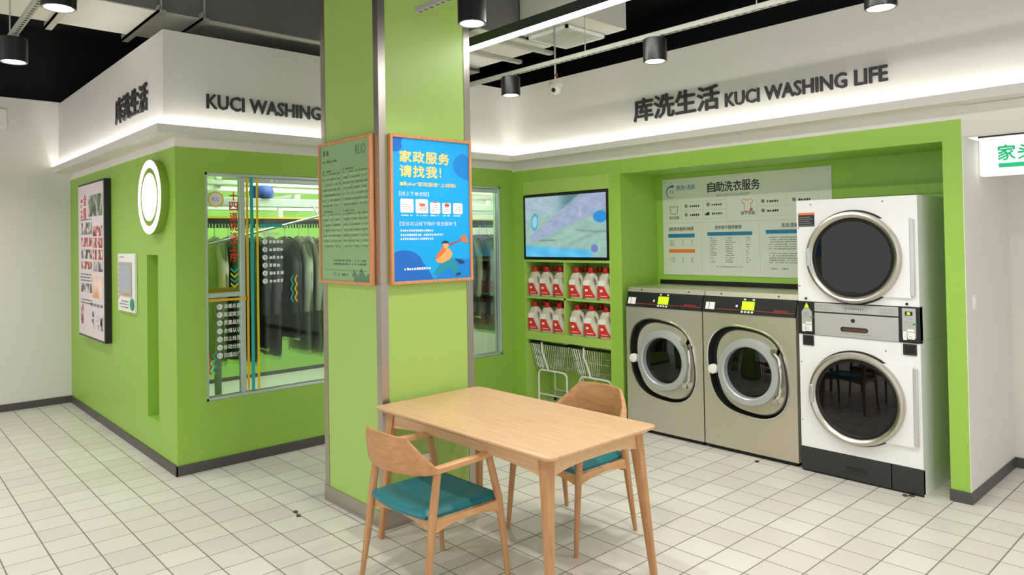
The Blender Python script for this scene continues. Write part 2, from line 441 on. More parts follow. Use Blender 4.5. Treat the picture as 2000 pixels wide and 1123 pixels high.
# fascia with cove lips ---------------------------------------------------------------------------
FX, FY, FYM = XW + FD, YL - FD, YF - FD
fz0 = 2.40
w = MB()
w.box(XL, FX, FY, YL + 0.1, fz0 + 0.002, FT); w.box(FX - 0.1, FX, YL + 0.1, YF - FD, fz0 + 0.002, FT)
fascia_l = struct(w.build('trim_2', M['white']))
fascia_m = struct(MB().box(FX - 0.1, 3.0, FYM, YF + 0.1, fz0 + 0.002, FT).build('trim_3', M['white']))
LX, LY, LYM = XW + LD, YL - LD, YF - LD
w = MB()
# floor of the cove, then the upstand lip
w.box(XL, LX, LY, YL, fz0 - 0.006, fz0 + 0.002); w.box(XW, LX, YL, LYM, fz0 - 0.006, fz0 + 0.002)
w.box(XL, LX, LY, LY + 0.01, fz0 + 0.002, 2.456); w.box(LX - 0.01, LX, LY + 0.01, LYM, fz0 + 0.002, 2.456)
w.box(XL, XW, YL, YL + 0.1, GT, fz0 - 0.006); w.box(XW - 0.1, XW, YL + 0.1, YF, GT, fz0 - 0.006)
lip_l = struct(w.build('trim_4', M['white']))
w = MB()
w.box(XW, 3.0, LYM, YF, fz0 - 0.006, fz0 + 0.002); w.box(LX - 0.01, 3.0, LYM, LYM + 0.01, fz0 + 0.002, 2.450); w.box(XW, XR, YF, YF + 0.1, 2.312, fz0 - 0.006)
lip_m = struct(w.build('trim_5', M['white']))
# LED strips lying in the coves
def strip(a, parent): return MB().box(*a).build('led_strip', M['led'], parent)
strip((XL + 0.02, FX + 0.02, LY + 0.02, LY + 0.032, fz0 + 0.003, fz0 + 0.012), lip_l)
strip((LX - 0.032, LX - 0.02, LY + 0.03, LYM - 0.03, fz0 + 0.003, fz0 + 0.012), lip_l)
strip((LX - 0.02, 2.9, LYM + 0.02, LYM + 0.032, fz0 + 0.003, fz0 + 0.012), lip_m)

# ------------------------------------------------------------------ pillar
PX0, PX1, PY0, PY1 = -4.13, -3.462, 2.21, 2.88
pil = thing('pillar', 'square green pillar with brushed steel corners standing behind the table', 'pillar', ((PX0 + PX1) / 2, (PY0 + PY1) / 2, 0))
hx, hy = (PX1 - PX0) / 2, (PY1 - PY0) / 2
MB().box(-hx, hx, -hy, hy, 0, 3.95).build('core', M['green_col'], pil)
for sx in (-1, 1):
    for sy in (-1, 1):
        m = MB(); t = 0.004; wd = 0.048
        m.box(sx * hx - (wd if sx > 0 else 0), sx * hx + (0 if sx > 0 else wd), sy * (hy + t) - (0 if sy < 0 else t), sy * (hy + t) + (t if sy < 0 else 0), 0.09, 3.94)
        m.box(sx * (hx + t) - (0 if sx < 0 else t), sx * (hx + t) + (t if sx < 0 else 0), sy * (hy + t) - (0 if sy < 0 else wd), sy * (hy + t) + (wd if sy < 0 else 0), 0.09, 3.94)
        m.build('corner_trim', M['steel_trim'], pil)
m = MB(); t = 0.008
m.box(-hx - t, hx + t, -hy - t, -hy, 0.001, 0.098); m.box(-hx - t, hx + t, hy, hy + t, 0.001, 0.098); m.box(-hx - t, -hx, -hy, hy, 0.001, 0.098); m.box(hx, hx + t, -hy, hy, 0.001, 0.098)
m.build('skirting', M['steel_trim'], pil)
so = thing('wall_socket', 'white power socket low on the green pillar under the table', 'socket', (PX1, 2.515, 0.33), PI / 2)
MB().box(-0.035, 0.035, -0.01, 0, -0.043, 0.043).build('plate', M['white_pl'], so, bevel=0.003)
m = MB()
for dx in (-0.012, 0.012): m.box(dx - 0.002, dx + 0.002, -0.0108, -0.009, -0.016, -0.004)
m.build('pin_slot', M['black'], so)

# ------------------------------------------------------------------ fascia lettering
def sign_letters(name, label, loc, rz, runs, mt=M['letter']):
    s = thing(name, label, 'sign lettering', loc, rz)
    for txt, x0, z0, h, width, bold in runs:
        vs, fs = text_mesh(txt); ax = min(v[0] for v in vs); bx = max(v[0] for v in vs)
        az = min(v[1] for v in vs); bz = max(v[1] for v in vs)
        k = h / (bz - az); kx = width / (bx - ax)
        for i, ch in enumerate(txt):                       # one mesh for each letter
            if ch == ' ': continue
            pre, _ = text_mesh(txt[:i + 1]); cv, cf = text_mesh(ch, 0.5)
            shift = max(v[0] for v in pre) - max(v[0] for v in cv)
            mb = MB()
            for q, (dx, dz) in enumerate(STRIKE):
                mb.add([(x0 + (v[0] + shift - ax) * kx + dx * bold * h, -0.007 - v[2] * (0.013 + q * 0.0003), z0 + (v[1] - az) * k + dz * bold * h) for v in cv], cf)
            mb.build('letter', mt, s)
    return s
sign_letters('sign_lettering', 'dark raised letters on the white fascia above the washing machines', (0, FYM, 0), 0,
             [('库洗生活', -3.655, 2.592, 0.186, 0.79, 0.023), ('KUCI WASHING LIFE', -2.812, 2.594, 0.1, 1.13, 0.03)])
sign_letters('sign_lettering', 'dark raised letters on the white fascia above the big window', (FX, 0, 0), PI / 2,
             [('KUCI WASHING LIFE', 1.862, 2.604, 0.102, 1.145, 0.03)])
sign_letters('sign_lettering', 'dark raised Chinese characters on the fascia above the round light', (0, FY, 0), 0,
             [('库洗生活', -6.355, 2.612, 0.2, 0.84, 0.023)])

# ------------------------------------------------------------------ window
win = holder('window_1', (XW - 0.06, 0, 0), PI / 2)      # local x = world y, local -y = towards the shop
fr = MB()
fw = 0.022
fr.box(WY0, WY0 + fw, -0.05, 0.03, WZ0, WZ1); fr.box(WY1 - fw, WY1, -0.05, 0.03, WZ0, WZ1)
fr.box(WY0, WY1, -0.05, 0.03, WZ0, WZ0 + fw); fr.box(WY0, WY1, -0.05, 0.03, WZ1 - fw, WZ1)
fr.build('window_frame', M['window_al'], win, bevel=0.003)
MB().box(2.152, 2.19, -0.028, 0.02, WZ0 + fw, WZ1 - fw).build('mullion', M['window_al'], win, bevel=0.003)
MB().box(WY0 + fw, 2.152, -0.028, 0.02, 1.236, 1.27).build('transom', M['window_al'], win, bevel=0.003)
MB().box(2.19, WY1 - fw, -0.028, 0.02, 2.10, 2.135).build('transom', M['window_al'], win, bevel=0.003)
for a, b, c, d in ((WY0 + fw, 2.152, 1.27, WZ1 - fw), (WY0 + fw, 2.152, WZ0 + fw, 1.236), (2.19, 3.45, WZ0 + fw, 2.10), (3.45, WY1 - fw, WZ0 + fw, 2.10)):
    MB().box(a, b, -0.004, 0.004, c, d).build('pane', M['glass'], win)
def vinyl(name, mb, m): return mb.build(name, M[m], win, fix=False, kind='stuff' if name == 'vinyl_lettering' else None)
vinyl('vinyl_stripe', MB().rect(2.196, 2.215, 0.515, 2.14, -0.031), 'orange_v')
vinyl('vinyl_stripe', MB().rect(2.228, 2.254, 0.515, 2.14, -0.031), 'teal_v')
vinyl('vinyl_stripe', MB().rect(2.276, 2.293, 0.515, 2.14, -0.031), 'yellow_v')
vinyl('vinyl_stripe', MB().rect(1.905, 2.205, 1.208, 1.226, -0.031), 'orange_v')
vinyl('vinyl_stripe', MB().rect(2.296, 2.5, 1.758, 1.782, -0.0062), 'teal_v')
for i, ch in enumerate('十四道洗涤工序'):
    m = MB(); add_text(m, ch, 2.081, 1.958 - i * 0.0765, 0.064, -0.0062, width=0.062, bold=0.03); vinyl('vinyl_character', m, 'red_v')
def chevrons(m, x0, x1, z, h, t):
    xm = (x0 + x1) / 2
    m.poly([(x0, z), (xm, z - h), (x1, z), (x1, z + t), (xm, z - h + t), (x0, z + t)], -0.0062)
for i in range(4):
    m = MB(); chevrons(m, 2.085, 2.143, 1.437 - i * 0.037, 0.028, 0.016); vinyl('vinyl_chevron', m, 'teal_v' if i % 2 == 0 else 'yellow_v')
def wave(x, z0, z1, col, amp=0.012, wd=0.014):
    m = MB(); n = 40; L = []
    for i in range(n + 1):
        z = z0 + (z1 - z0) * i / n; ph = (i / n * 3) % 1; xx = x + amp * (4 * abs(ph - 0.5) - 1)
        L.append([(xx - wd / 2, -0.0062, z), (xx + wd / 2, -0.0062, z)])
    m.loft(L, closed=False); vinyl('vinyl_wave', m, col)
wave(1.926, 0.672, 0.835, 'red_v'); wave(1.958, 0.674, 0.831, 'teal_v'); wave(2.574, 1.16, 1.373, 'teal_v', 0.009); wave(2.609, 1.16, 1.372, 'yellow_v', 0.009)
items = ['消毒杀菌', '高温熨烫', '质量品控', '合格认证', '防尘处理', '自动分拣', '扫描出厂']
for i, s in enumerate(items):
    z = 1.165 - i * 0.0605
    m = MB(); m.poly(circle(2.0, z, 0.021, 20), -0.0062); add_text(m, s, 2.03, z - 0.016, 0.034, -0.0062, width=0.128, bold=0.012); vinyl('vinyl_lettering', m, 'white_v')
    m = MB(); add_text(m, str(8 + i), 1.99, z - 0.01, 0.02, -0.0066, width=0.012 if i < 2 else 0.022, bold=0.01); vinyl('vinyl_number', m, 'grey_ink')
rn = random.Random(3)
for i in range(7):
    z = 1.705 - i * 0.0613
    m = MB(); m.poly(circle(2.354, z, 0.021, 20), -0.0062); add_bars(m, 2.39, 2.51, z - 0.013, 0.026, rn, -0.0062, 0.95); vinyl('vinyl_lettering', m, 'white_v')
    m = MB(); add_text(m, str(1 + i), 2.348, z - 0.01, 0.02, -0.0066, bold=0.01); vinyl('vinyl_number', m, 'grey_ink')
m = MB(); m.poly(circle(1.979, 1.964, 0.06, 32), -0.0062); vinyl('vinyl_badge', m, 'yellow_v')
m = MB(); m.poly(circle(1.979, 1.964, 0.049, 32), -0.0066); vinyl('vinyl_badge', m, 'white_v')
m = MB(); add_text(m, 'RUO', 1.953, 1.948, 0.032, -0.007, width=0.052); vinyl('vinyl_lettering', m, 'grey_ink')
m = MB(); m.poly(circle(2.405, 2.117, 0.013, 16), -0.029); add_bars(m, 2.42, 2.465, 2.107, 0.018, rn, -0.029); vinyl('vinyl_lettering', m, 'white_v')

# ------------------------------------------------------------------ things inside the room
# garment conveyor
cv = thing('garment_conveyor', 'white framed garment conveyor rail running behind the window', 'conveyor', (-6.0, 2.0, 0))
MB().tube([(0.5, -0.15, 1.596), (0.5, 0.9, 1.852), (0.36, 0.92, 1.95)], 0.010, 10).build('lift_pole', M['satin'], cv, smooth=True)
for dx in (-0.33, 0.33):
    MB().box(dx - 0.03, dx + 0.03, -0.15, 3.9, 1.93, 2.0).build('rail_beam', M['ladder_white'], cv, bevel=0.004)
    MB().box(dx - 0.02, dx + 0.02, -0.15, 3.9, 2.1, 2.14).build('rail_beam', M['ladder_white'], cv, bevel=0.004)
MB().box(-0.025, 0.025, -0.15, 3.9, 1.80, 1.845).build('chain_rail', M['charcoal'], cv)
MB().box(-0.03, 0.03, -0.15, 3.9, 1.845, 1.86).build('chain_cover', M['yellow_v'], cv)
for k in range(6):
    y = 0.05 + k * 0.72
    MB().box(-0.36, 0.36, y, y + 0.04, 2.0, 2.04).build('cross_bar', M['ladder_white'], cv, bevel=0.003)
    MB().box(-0.02, 0.02, y, y + 0.04, 1.86, 2.0).build('drop_bar', M['ladder_white'], cv)
for k in range(3):
    for dx in (-0.33, 0.33):
        y = 0.1 + k * 1.75
        MB().box(dx - 0.022, dx + 0.022, y, y + 0.045, 2.14, 2.62).build('ceiling_post', M['ladder_white'], cv)
    MB().box(-0.36, 0.36, 0.35 + k * 1.2, 0.39 + k * 1.2, 2.14, 2.2).build('cross_bar', M['galv'], cv)
m = MB()
for k in range(150): y = -0.1 + k * 0.0265; m.box(-0.03, -0.024, y, y + 0.012, 1.765, 1.80); m.box(0.024, 0.03, y, y + 0.012, 1.765, 1.80)
m.build('hook_teeth', M['charcoal'], cv, kind='stuff')
# garments
GC = [('cream', (214, 208, 186), 'quilted cream coat'), ('olive', (64, 98, 76), 'dark green coat'), ('taupe', (150, 146, 130), 'taupe coat'), ('ink', (70, 72, 84), 'black coat'), ('slate', (134, 140, 148), 'slate grey coat'),
      ('sand', (200, 198, 176), 'pale sand coat'), ('denim', (104, 120, 148), 'blue grey coat'), ('graphite', (110, 110, 118), 'graphite coat'), ('plum', (92, 78, 94), 'plum coat'), ('bone', (206, 202, 190), 'bone white coat'), ('brick', (124, 60, 56), 'dull red coat')]
for n, c, d in GC: M['cloth_' + n] = mat('cloth_' + n, c, 0.85, var=0.12, vscale=14, bump=0.4, bscale=30)
SEQ = ['cream', 'olive', 'olive', 'ink', 'graphite', 'ink', 'sand', 'sand', 'taupe', 'slate', 'denim', 'graphite', 'slate', 'graphite', 'ink', 'plum', 'graphite', 'slate', 'ink', 'bone', 'graphite', 'denim', 'bone', 'slate', 'plum', 'brick', 'graphite']
ORD = ['first', 'second', 'third', 'fourth', 'fifth', 'sixth', 'seventh']
seen = {}
total = {n: SEQ.count(n) for n in SEQ}
for k, n in enumerate(SEQ):
    r = random.Random(k); y = 2.2 + k * 0.125 + r.uniform(-0.01, 0.01)
    d = [g[2] for g in GC if g[0] == n][0]
    seen[n] = seen.get(n, 0) + 1
    where = 'hanging behind the window' if total[n] == 1 else '%s of its kind from the left' % ORD[seen[n] - 1]
    lb = '%s in clear film, %s' % (d, where)
    g = thing('hanging_coat', lb, 'coat', (-6.0 + r.uniform(-0.03, 0.03), y, 0), r.uniform(-0.07, 0.05), 'bagged coats on the conveyor rail')
    zb = r.uniform(0.64, 0.82); wsh = r.uniform(0.2, 0.235); th = r.uniform(0.04, 0.048); zt = 1.67
    m = MB(); L = []
    N = 20
    for q in range(13):
        f = q / 12.0; z = zt - (zt - zb) * f
        if f < 0.06: hw = 0.05 + (wsh - 0.05) * (f / 0.06) ** 0.6 * 0.72
        else: hw = wsh * (0.88 - 0.12 * math.sin(PI * min(1, f * 1.6)) + 0.12 * f)
        L.append([(hw * math.cos(2 * PI * i / N), (th * (0.55 + 0.5 * f)) * math.sin(2 * PI * i / N) * (1 + 0.1 * math.sin(5 * 2 * PI * i / N + k) * f), z + 0.006 * math.sin(i * 2.1 + k)) for i in range(N)])
    m.loft(L, (True, True)); m.build('body', M['cloth_' + n], g, smooth=True)
    for sgn in (-1, 1):
        m = MB(); m.tube([(sgn * wsh * 0.7, 0, zt - 0.06), (sgn * wsh * 1.0, -0.006, zt - 0.22), (sgn * wsh * 1.06, -0.012, zt - 0.42), (sgn * wsh * 0.98, -0.016, zt - 0.64)], [0.042, 0.042, 0.038, 0.034], 10)
        m.build('sleeve', M['cloth_' + n], g, smooth=True)
    m = MB(); m.tube([(-0.16, 0, 1.64), (0, 0, 1.695), (0.16, 0, 1.64)], 0.005, 6); m.tube([(0, 0, 1.695), (0, 0, 1.76), (0.015, 0, 1.785), (0.03, 0, 1.77)], 0.003, 6)
    m.build('hanger', M['hanger'], g)
    m = MB(); L = []
    for f, e in ((0.0, 0.3), (0.05, 0.95), (0.35, 1.12), (0.7, 1.1), (1.0, 1.02), (1.06, 0.95)):
        z = zt + 0.02 - (zt - zb) * f
        L.append([((wsh * 1.1 * e) * math.cos(2 * PI * i / N), (th * 1.08 * e) * math.sin(2 * PI * i / N) * (1 + 0.06 * math.sin(i * 2.4 + k)), z) for i in range(N)])
    m.loft(L); m.build('film_cover', M['plastic_film'], g, smooth=True)
# orange tray under the transom, bench, boxes on the conveyor
tr = thing('orange_tray', 'orange plastic tray edge behind the small upper pane', 'tray', (-5.62, 1.97, 1.25))
MB().box(-0.1, 0.1, 0, 0.26, 0, 0.02).build('tray_base', M['orange_v'], tr); MB().box(0.09, 0.1, 0, 0.26, 0.02, 0.045).build('tray_rim', M['orange_v'], tr); MB().box(-0.02, 0.02, 0.1, 0.14, -1.24, 0).build('tray_stand', M['galv'], tr)
M['bluebag'] = mat('blue_bag', (46, 78, 168), 0.6, var=0.1)
bag = MB(); bag.lathe([(0.02, 0), (0.09, 0.004), (0.1, 0.05), (0.085, 0.1), (0.02, 0.115)], (-5.72, 2.5, 2.004), 'z', 16, (True, True))
tag(bag.build('folded_bag', M['bluebag'], smooth=True), 'folded blue bag lying on top of the garment conveyor', 'bag')
# tube lamps on the ceiling of the inner room
M['tube'] = emis('tube_lamp', (255, 254, 246), 78.0)
for k, (x, y) in enumerate(((-5.5, 2.9), (-5.5, 4.6), (-7.2, 3.0), (-7.2, 4.8))):
    tl = thing('ceiling_tube_lamp', '', 'lamp', (x, y, 2.62))
    tl['label'] = 'tube lamp on the inner room ceiling, %s of the window end, %s row' % (('left', 'right')[k % 2], ('front', 'rear')[k // 2])
    MB().box(-0.04, 0.04, -0.6, 0.6, -0.03, 0).build('housing', M['ladder_white'], tl); MB().box(-0.03, 0.03, -0.58, 0.58, -0.05, -0.03).build('diffuser', M['tube'], tl)

# ------------------------------------------------------------------ logo wall things
# photo lightbox
lb = thing('photo_lightbox', 'tall black-edged photo board hanging on the green logo wall', 'poster', (-7.975, YL - 0.001, 0.77))
W_, H_ = 0.985, 1.46; D_ = 0.055
MB().box(0, W_, -D_, 0, 0, H_).build('case', M['black'], lb, bevel=0.004)
sh = MB().box(0.02, W_ - 0.02, -D_ - 0.003, -D_, 0.02, H_ - 0.02).build('print_sheet', M['pinkpaper'], lb)
def photo_mat(name, c0, c1, c2, sc):
    m = mat(name, c1, 0.45); nt = m.node_tree; tc = nt.nodes.new('ShaderNodeTexCoord')
    n = nt.nodes.new('ShaderNodeTexNoise'); n.inputs['Scale'].default_value = sc; n.inputs['Detail'].default_value = 2
    r = nt.nodes.new('ShaderNodeValToRGB'); r.color_ramp.elements[0].position = 0.38; r.color_ramp.elements[0].color = rgb(*c0); r.color_ramp.elements[1].position = 0.62; r.color_ramp.elements[1].color = rgb(*c2)
    e = r.color_ramp.elements.new(0.5); e.color = rgb(*c1)
    nt.links.new(tc.outputs['Object'], n.inputs['Vector']); nt.links.new(n.outputs['Fac'], r.inputs['Fac']); nt.links.new(r.outputs['Color'], nt.nodes['Principled BSDF'].inputs['Base Color'])
    return m
M['photo_a'] = photo_mat('photo_grey', (70, 64, 66), (150, 142, 142), (222, 214, 216), 13)
M['photo_b'] = photo_mat('photo_red', (96, 70, 66), (196, 96, 88), (226, 206, 204), 15)
M['photo_c'] = photo_mat('photo_green', (62, 76, 64), (112, 138, 110), (208, 196, 186), 9)
M['photo_d'] = photo_mat('photo_orange', (226, 150, 110), (236, 196, 172), (240, 214, 200), 7)
def photo(u0, u1, v0, v1, mt, nm='photo'): MB().rect(0.02 + u0 * 0.945, 0.02 + u1 * 0.945, 0.02 + (1 - v1) * 1.42, 0.02 + (1 - v0) * 1.42, -D_ - 0.0045).build(nm, M[mt], sh, fix=False)
photo(0.42, 0.97, 0.075, 0.215, 'photo_c'); photo(0.14, 0.56, 0.25, 0.33, 'photo_a'); photo(0.6, 0.96, 0.28, 0.345, 'photo_b')
photo(0.13, 0.56, 0.35, 0.41, 'photo_b'); photo(0.6, 0.97, 0.355, 0.42, 'photo_b'); photo(0.13, 0.56, 0.43, 0.49, 'photo_a'); photo(0.6, 0.97, 0.43, 0.495, 'photo_b')
photo(0.13, 0.56, 0.51, 0.56, 'photo_b'); photo(0.6, 0.97, 0.505, 0.57, 'photo_a'); photo(0.58, 0.97, 0.6, 0.74, 'photo_d'); photo(0.1, 0.55, 0.655, 0.715, 'photo_a')
for u, v, hh in ((0.56, 0.83, 0.035), (0.72, 0.85, 0.04), (0.6, 0.9, 0.04), (0.75, 0.91, 0.03), (0.86, 0.86, 0.05), (0.54, 0.88, 0.025), (0.9, 0.84, 0.1)): photo(u, u + 0.07, v, v + hh, 'photo_a')
photo(0.1, 0.19, 0.8, 0.93, 'photo_b')
m = MB()
for i, ch in enumerate('全国'): add_text(m, ch, 0.24, 1.25 - i * 0.13, 0.1, -D_ - 0.0045, bold=0.03)
rn = random.Random(5)
for q in range(4): add_bars(m, 0.13, 0.2, 1.28 - q * 0.05, 0.03, rn, -D_ - 0.0045)
m.build('printed_text', M['red_print'], sh, fix=False, kind='stuff')
m = MB()
for v in (0.235, 0.6, 0.62, 0.64, 0.77, 0.79): add_bars(m, 0.1, 0.55, 0.02 + (1 - v) * 1.42, 0.014, rn, -D_ - 0.0045)
for q in range(4): m.rect(0.48 + q * 0.12, 0.57 + q * 0.12, 0.31, 0.335, -D_ - 0.0045)
m.build('printed_text', M['grey_ink'], sh, fix=False, kind='stuff')
# round light
rl = thing('round_wall_light', 'round white ring light glowing on the green logo wall', 'light', (-5.668, YL, 1.988))
M['lime_edge'] = mat('lime_edge', (128, 160, 52), 0.6)
MB().lathe([(0.272, 0.0), (0.278, -0.04), (0.276, -0.06)], (0, 0, 0), 'y', 64, (True, True)).build('base_disc', M['lime_edge'], rl, smooth=True)
MB().lathe([(0.275, -0.0595), (0.275, -0.064), (0.218, -0.064), (0.218, -0.0595)], (0, 0, 0), 'y', 64).build('light_ring', M['sign_white'], rl, smooth=True)
MB().lathe([(0.178, -0.0595), (0.178, -0.064)], (0, 0, 0), 'y', 64, (False, True)).build('light_disc', M['sign_white'], rl, smooth=True)
# terminal panel
tp = thing('wall_terminal', 'small white self-service terminal with grey screen on the logo wall', 'terminal', (-6.69, YL, 1.085))
MB().box(0, 0.48, -0.025, 0, 0, 0.48).build('panel', M['white_pl'], tp, bevel=0.006)
MB().box(0.06, 0.42, -0.035, -0.024, 0.13, 0.41).build('bezel', M['galv'], tp, bevel=0.006)
M['scr'] = mat('grey_screen', (150, 158, 172), 0.2, emit=0.15)
MB().rect(0.085, 0.395, 0.165, 0.385, -0.0356).build('screen', M['scr'], tp, fix=False)
m = MB(); rn = random.Random(8)
for z in (0.03, 0.055, 0.08): add_bars(m, 0.05, 0.33, z, 0.013, rn, -0.0256)
add_bars(m, 0.05, 0.2, 0.445, 0.012, rn, -0.0256); m.build('printed_text', M['grey_ink'], tp, fix=False, kind='stuff')
m = MB()
for q in range(4): m.rect(0.2 + q * 0.045, 0.235 + q * 0.045, 0.14, 0.155, -0.0356)
m.build('button_row', M['orange_ink'], tp, fix=False)
MB().lathe([(0.05, -0.03), (0.045, -0.034)], (0.43, 0, 0.07), 'y', 24, (True, True)).build('round_sticker', M['green_ink'], tp)
m = MB()
for q in range(7): m.rect(0.015, 0.045, 0.1 + q * 0.045, 0.13 + q * 0.045, -0.0256)
m.build('icon_strip', M['coral_ink'], tp, fix=False)

# ------------------------------------------------------------------ pillar posters
def frame_poster(label, loc, rz, w, h, sheet):
    p = thing('framed_poster', label, 'poster', loc, rz)
    fw, fd = 0.018, 0.03
    m = MB(); m.box(0, fw, -fd, 0, 0, h); m.box(w - fw, w, -fd, 0, 0, h); m.box(fw, w - fw, -fd, 0, 0, fw); m.box(fw, w - fw, -fd, 0, h - fw, h)
    m.build('frame', M['frame_wood'], p, bevel=0.002)
    s = MB().box(fw, w - fw, -0.02, 0, fw, h - fw).build('print_sheet', M[sheet], p)
    def P(u, v): return (fw + u * (w - 2 * fw), fw + (1 - v) * (h - 2 * fw))
    return p, s, P
YS = -0.0205
# sage price list
p, s, P = frame_poster('sage green price list in a thin wooden frame on the pillar', (-4.125, PY0 - 0.004, 1.378), 0, 0.612, 0.872, 'sage')
rn = random.Random(11)
m = MB(); m2 = MB()
add_bars(m, P(0.06, 0)[0], P(0.22, 0)[0], P(0, 0.075)[1], 0.035, rn, YS)
add_text(m, 'RUO', P(0.74, 0.1)[0], P(0, 0.105)[1], 0.06, YS, width=0.11)
add_bars(m, P(0.04, 0)[0], P(0.42, 0)[0], P(0, 0.13)[1], 0.016, rn, YS)
for c0, c1 in ((0.04, 0.44), (0.48, 0.97)):
    for v0, n in ((0.2, 13), (0.5, 13)):
        add_bars(m, P(c0, 0)[0], P(c0 + 0.22, 0)[0], P(0, v0)[1], 0.012, rn, YS)
        for q in range(n):
            zz = P(0, v0 + 0.02 + q * 0.0195)[1]
            add_bars(m if q % 2 == 0 else m2, P(c0, 0)[0], P(c1, 0)[0], zz, 0.009, rn, YS, 0.7)
m2.build('printed_rows', M['sage_light'], s, fix=False, kind='stuff')
for v in (0.86, 0.885): add_bars(m, P(0.26, 0)[0], P(0.92, 0)[0], P(0, v)[1], 0.013, rn, YS)
m.rect(P(0.08, 0)[0], P(0.92, 0)[0], P(0, 0.925)[1], P(0, 0.922)[1], YS)
add_text(m, 'TEL', P(0.25, 0)[0], P(0, 0.965)[1], 0.02, YS); add_bars(m, P(0.36, 0)[0], P(0.68, 0)[0], P(0, 0.965)[1], 0.018, rn, YS)
m.build('printed_text', M['sage_dark'], s, fix=False, kind='stuff')
M['sage_leaf'] = mat('sage_leaf', (96, 138, 104), 0.5)
m = MB(); m.poly([P(0.68, 1.0), P(0.99, 1.0), P(0.99, 0.93), P(0.9, 0.96), P(0.82, 0.9), P(0.76, 0.96), P(0.66, 0.91)], YS); m.build('printed_leaf', M['sage_leaf'], s, fix=False)
# blue service poster
p, s, P = frame_poster('bright blue service poster with yellow headline framed on the pillar', (PX1 + 0.004, 2.262, 1.38), PI / 2, 0.602, 0.868, 'blue_p')
def blob(pts, mt, nm, y=YS): MB().poly([P(*q) for q in pts], y).build(nm, M[mt], s, fix=False)
def arc(cu, cv, ru, rv, a0, a1, n=14): return [(cu + ru * math.cos(math.radians(a0 + (a1 - a0) * i / n)), cv - rv * math.sin(math.radians(a0 + (a1 - a0) * i / n))) for i in range(n + 1)]
blob([(0, 0), (0, 0.1)] + arc(0.02, 0.06, 0.1, 0.04, -90, 30) + [(0.13, 0)], 'blue_d', 'printed_shape')
blob([(1, 0.28), (1, 0.1)] + arc(1.0, 0.17, 0.22, 0.1, 110, 250), 'blue_m', 'printed_shape')
blob([(0, 1), (0.5, 1), (0.44, 0.93)] + arc(0.13, 0.9, 0.24, 0.115, 15, 122), 'blue_d', 'printed_shape')
blob([(0.5, 1), (1, 1), (1, 0.86)] + arc(0.86, 0.93, 0.16, 0.075, 60, 170), 'blue_m', 'printed_shape', YS - 0.0002)
for row, tx in ((0.168, '家政服务'), (0.27, '请找我')):
    for i, ch in enumerate(tx):
        m = MB(); add_text(m, ch, P(0.09 + i * 0.165, 0)[0], P(0, row)[1], 0.066, YS - 0.0004, width=0.082, bold=0.04); m.build('printed_character', M['poster_yel'], s, fix=False)
m = MB(); add_text(m, '!', P(0.6, 0)[0], P(0, 0.262)[1], 0.055, YS - 0.0004, bold=0.03); m.build('printed_character', M['poster_yel'], s, fix=False)
m = MB()
add_bars(m, P(0.09, 0)[0], P(0.17, 0)[0], P(0, 0.332)[1], 0.024, random.Random(2), YS - 0.0004, 1.0)
add_text(m, 'plus“家政服务”上线啦!', P(0.18, 0)[0], P(0, 0.338)[1], 0.028, YS - 0.0004, width=0.36, bold=0.02)
m.build('printed_headline', M['poster_yel'], s, fix=False)
m = MB()
add_text(m, '【线上下单流程】', P(0.08, 0)[0], P(0, 0.405)[1], 0.026, YS - 0.0004, width=0.21)
add_text(m, '【您也可以线下预约“家政服务”】', P(0.08, 0)[0], P(0, 0.615)[1], 0.025, YS - 0.0004, width=0.41)
rn = random.Random(13)
for v, e in ((0.655, 0.5), (0.685, 0.63), (0.713, 0.52)): add_bars(m, P(0.09, 0)[0], P(e, 0)[0], P(0, v)[1], 0.013, rn, YS - 0.0004, 0.95)
add_bars(m, P(0.1, 0)[0], P(0.46, 0)[0], P(0, 0.925)[1], 0.015, rn, YS - 0.0004, 0.95)
for a, b in ((0.1, 0.25), (0.29, 0.43), (0.47, 0.58), (0.63, 0.73), (0.78, 0.88)): add_bars(m, P(a, 0)[0], P(b, 0)[0], P(0, 0.545)[1], 0.008, rn, YS - 0.0004, 0.9)
m.build('printed_text', M['poster_white'], s, fix=False, kind='stuff')
for k, (a, b, c, d) in enumerate(((0.09, 0.255, 0.425, 0.522), (0.28, 0.44, 0.425, 0.525), (0.465, 0.6, 0.445, 0.528), (0.625, 0.745, 0.447, 0.528), (0.775, 0.905, 0.447, 0.528))):
    x0, z1 = P(a, c); x1, z0 = P(b, d); r = 0.008
    pts = []
    for cx, cz, a0 in ((x1 - r, z1 - r, 0), (x0 + r, z1 - r, 90), (x0 + r, z0 + r, 180), (x1 - r, z0 + r, 270)):
        pts += [(cx + r * math.cos(math.radians(a0 + q * 30)), cz + r * math.sin(math.radians(a0 + q * 30))) for q in range(4)]
    MB().poly(pts, YS - 0.0004).build('printed_card', M['poster_white'], s, fix=False)
m = MB(); m2 = MB()
for (a, b, c, d) in ((0.33, 0.4, 0.455, 0.475), (0.66, 0.72, 0.45, 0.475), (0.5, 0.56, 0.44, 0.45)): m.rect(P(a, 0)[0], P(b, 0)[0], P(0, d)[1], P(0, c)[1], YS - 0.0008)
for v in (0.485, 0.495, 0.505): add_bars(m, P(0.33, 0)[0], P(0.42, 0)[0], P(0, v)[1], 0.005, rn, YS - 0.0008)
m.build('printed_icon', M['coral_ink'], s, fix=False, kind='stuff')
for (a, b) in ((0.12, 0.22), (0.48, 0.58), (0.64, 0.73), (0.79, 0.89)):
    for v in (0.468, 0.483, 0.498, 0.51): add_bars(m2, P(a, 0)[0], P(b, 0)[0], P(0, v)[1], 0.004, rn, YS - 0.0008, 0.6)
m2.build('printed_icon', M['grey_ink'], s, fix=False, kind='stuff')
Y2 = YS - 0.0008
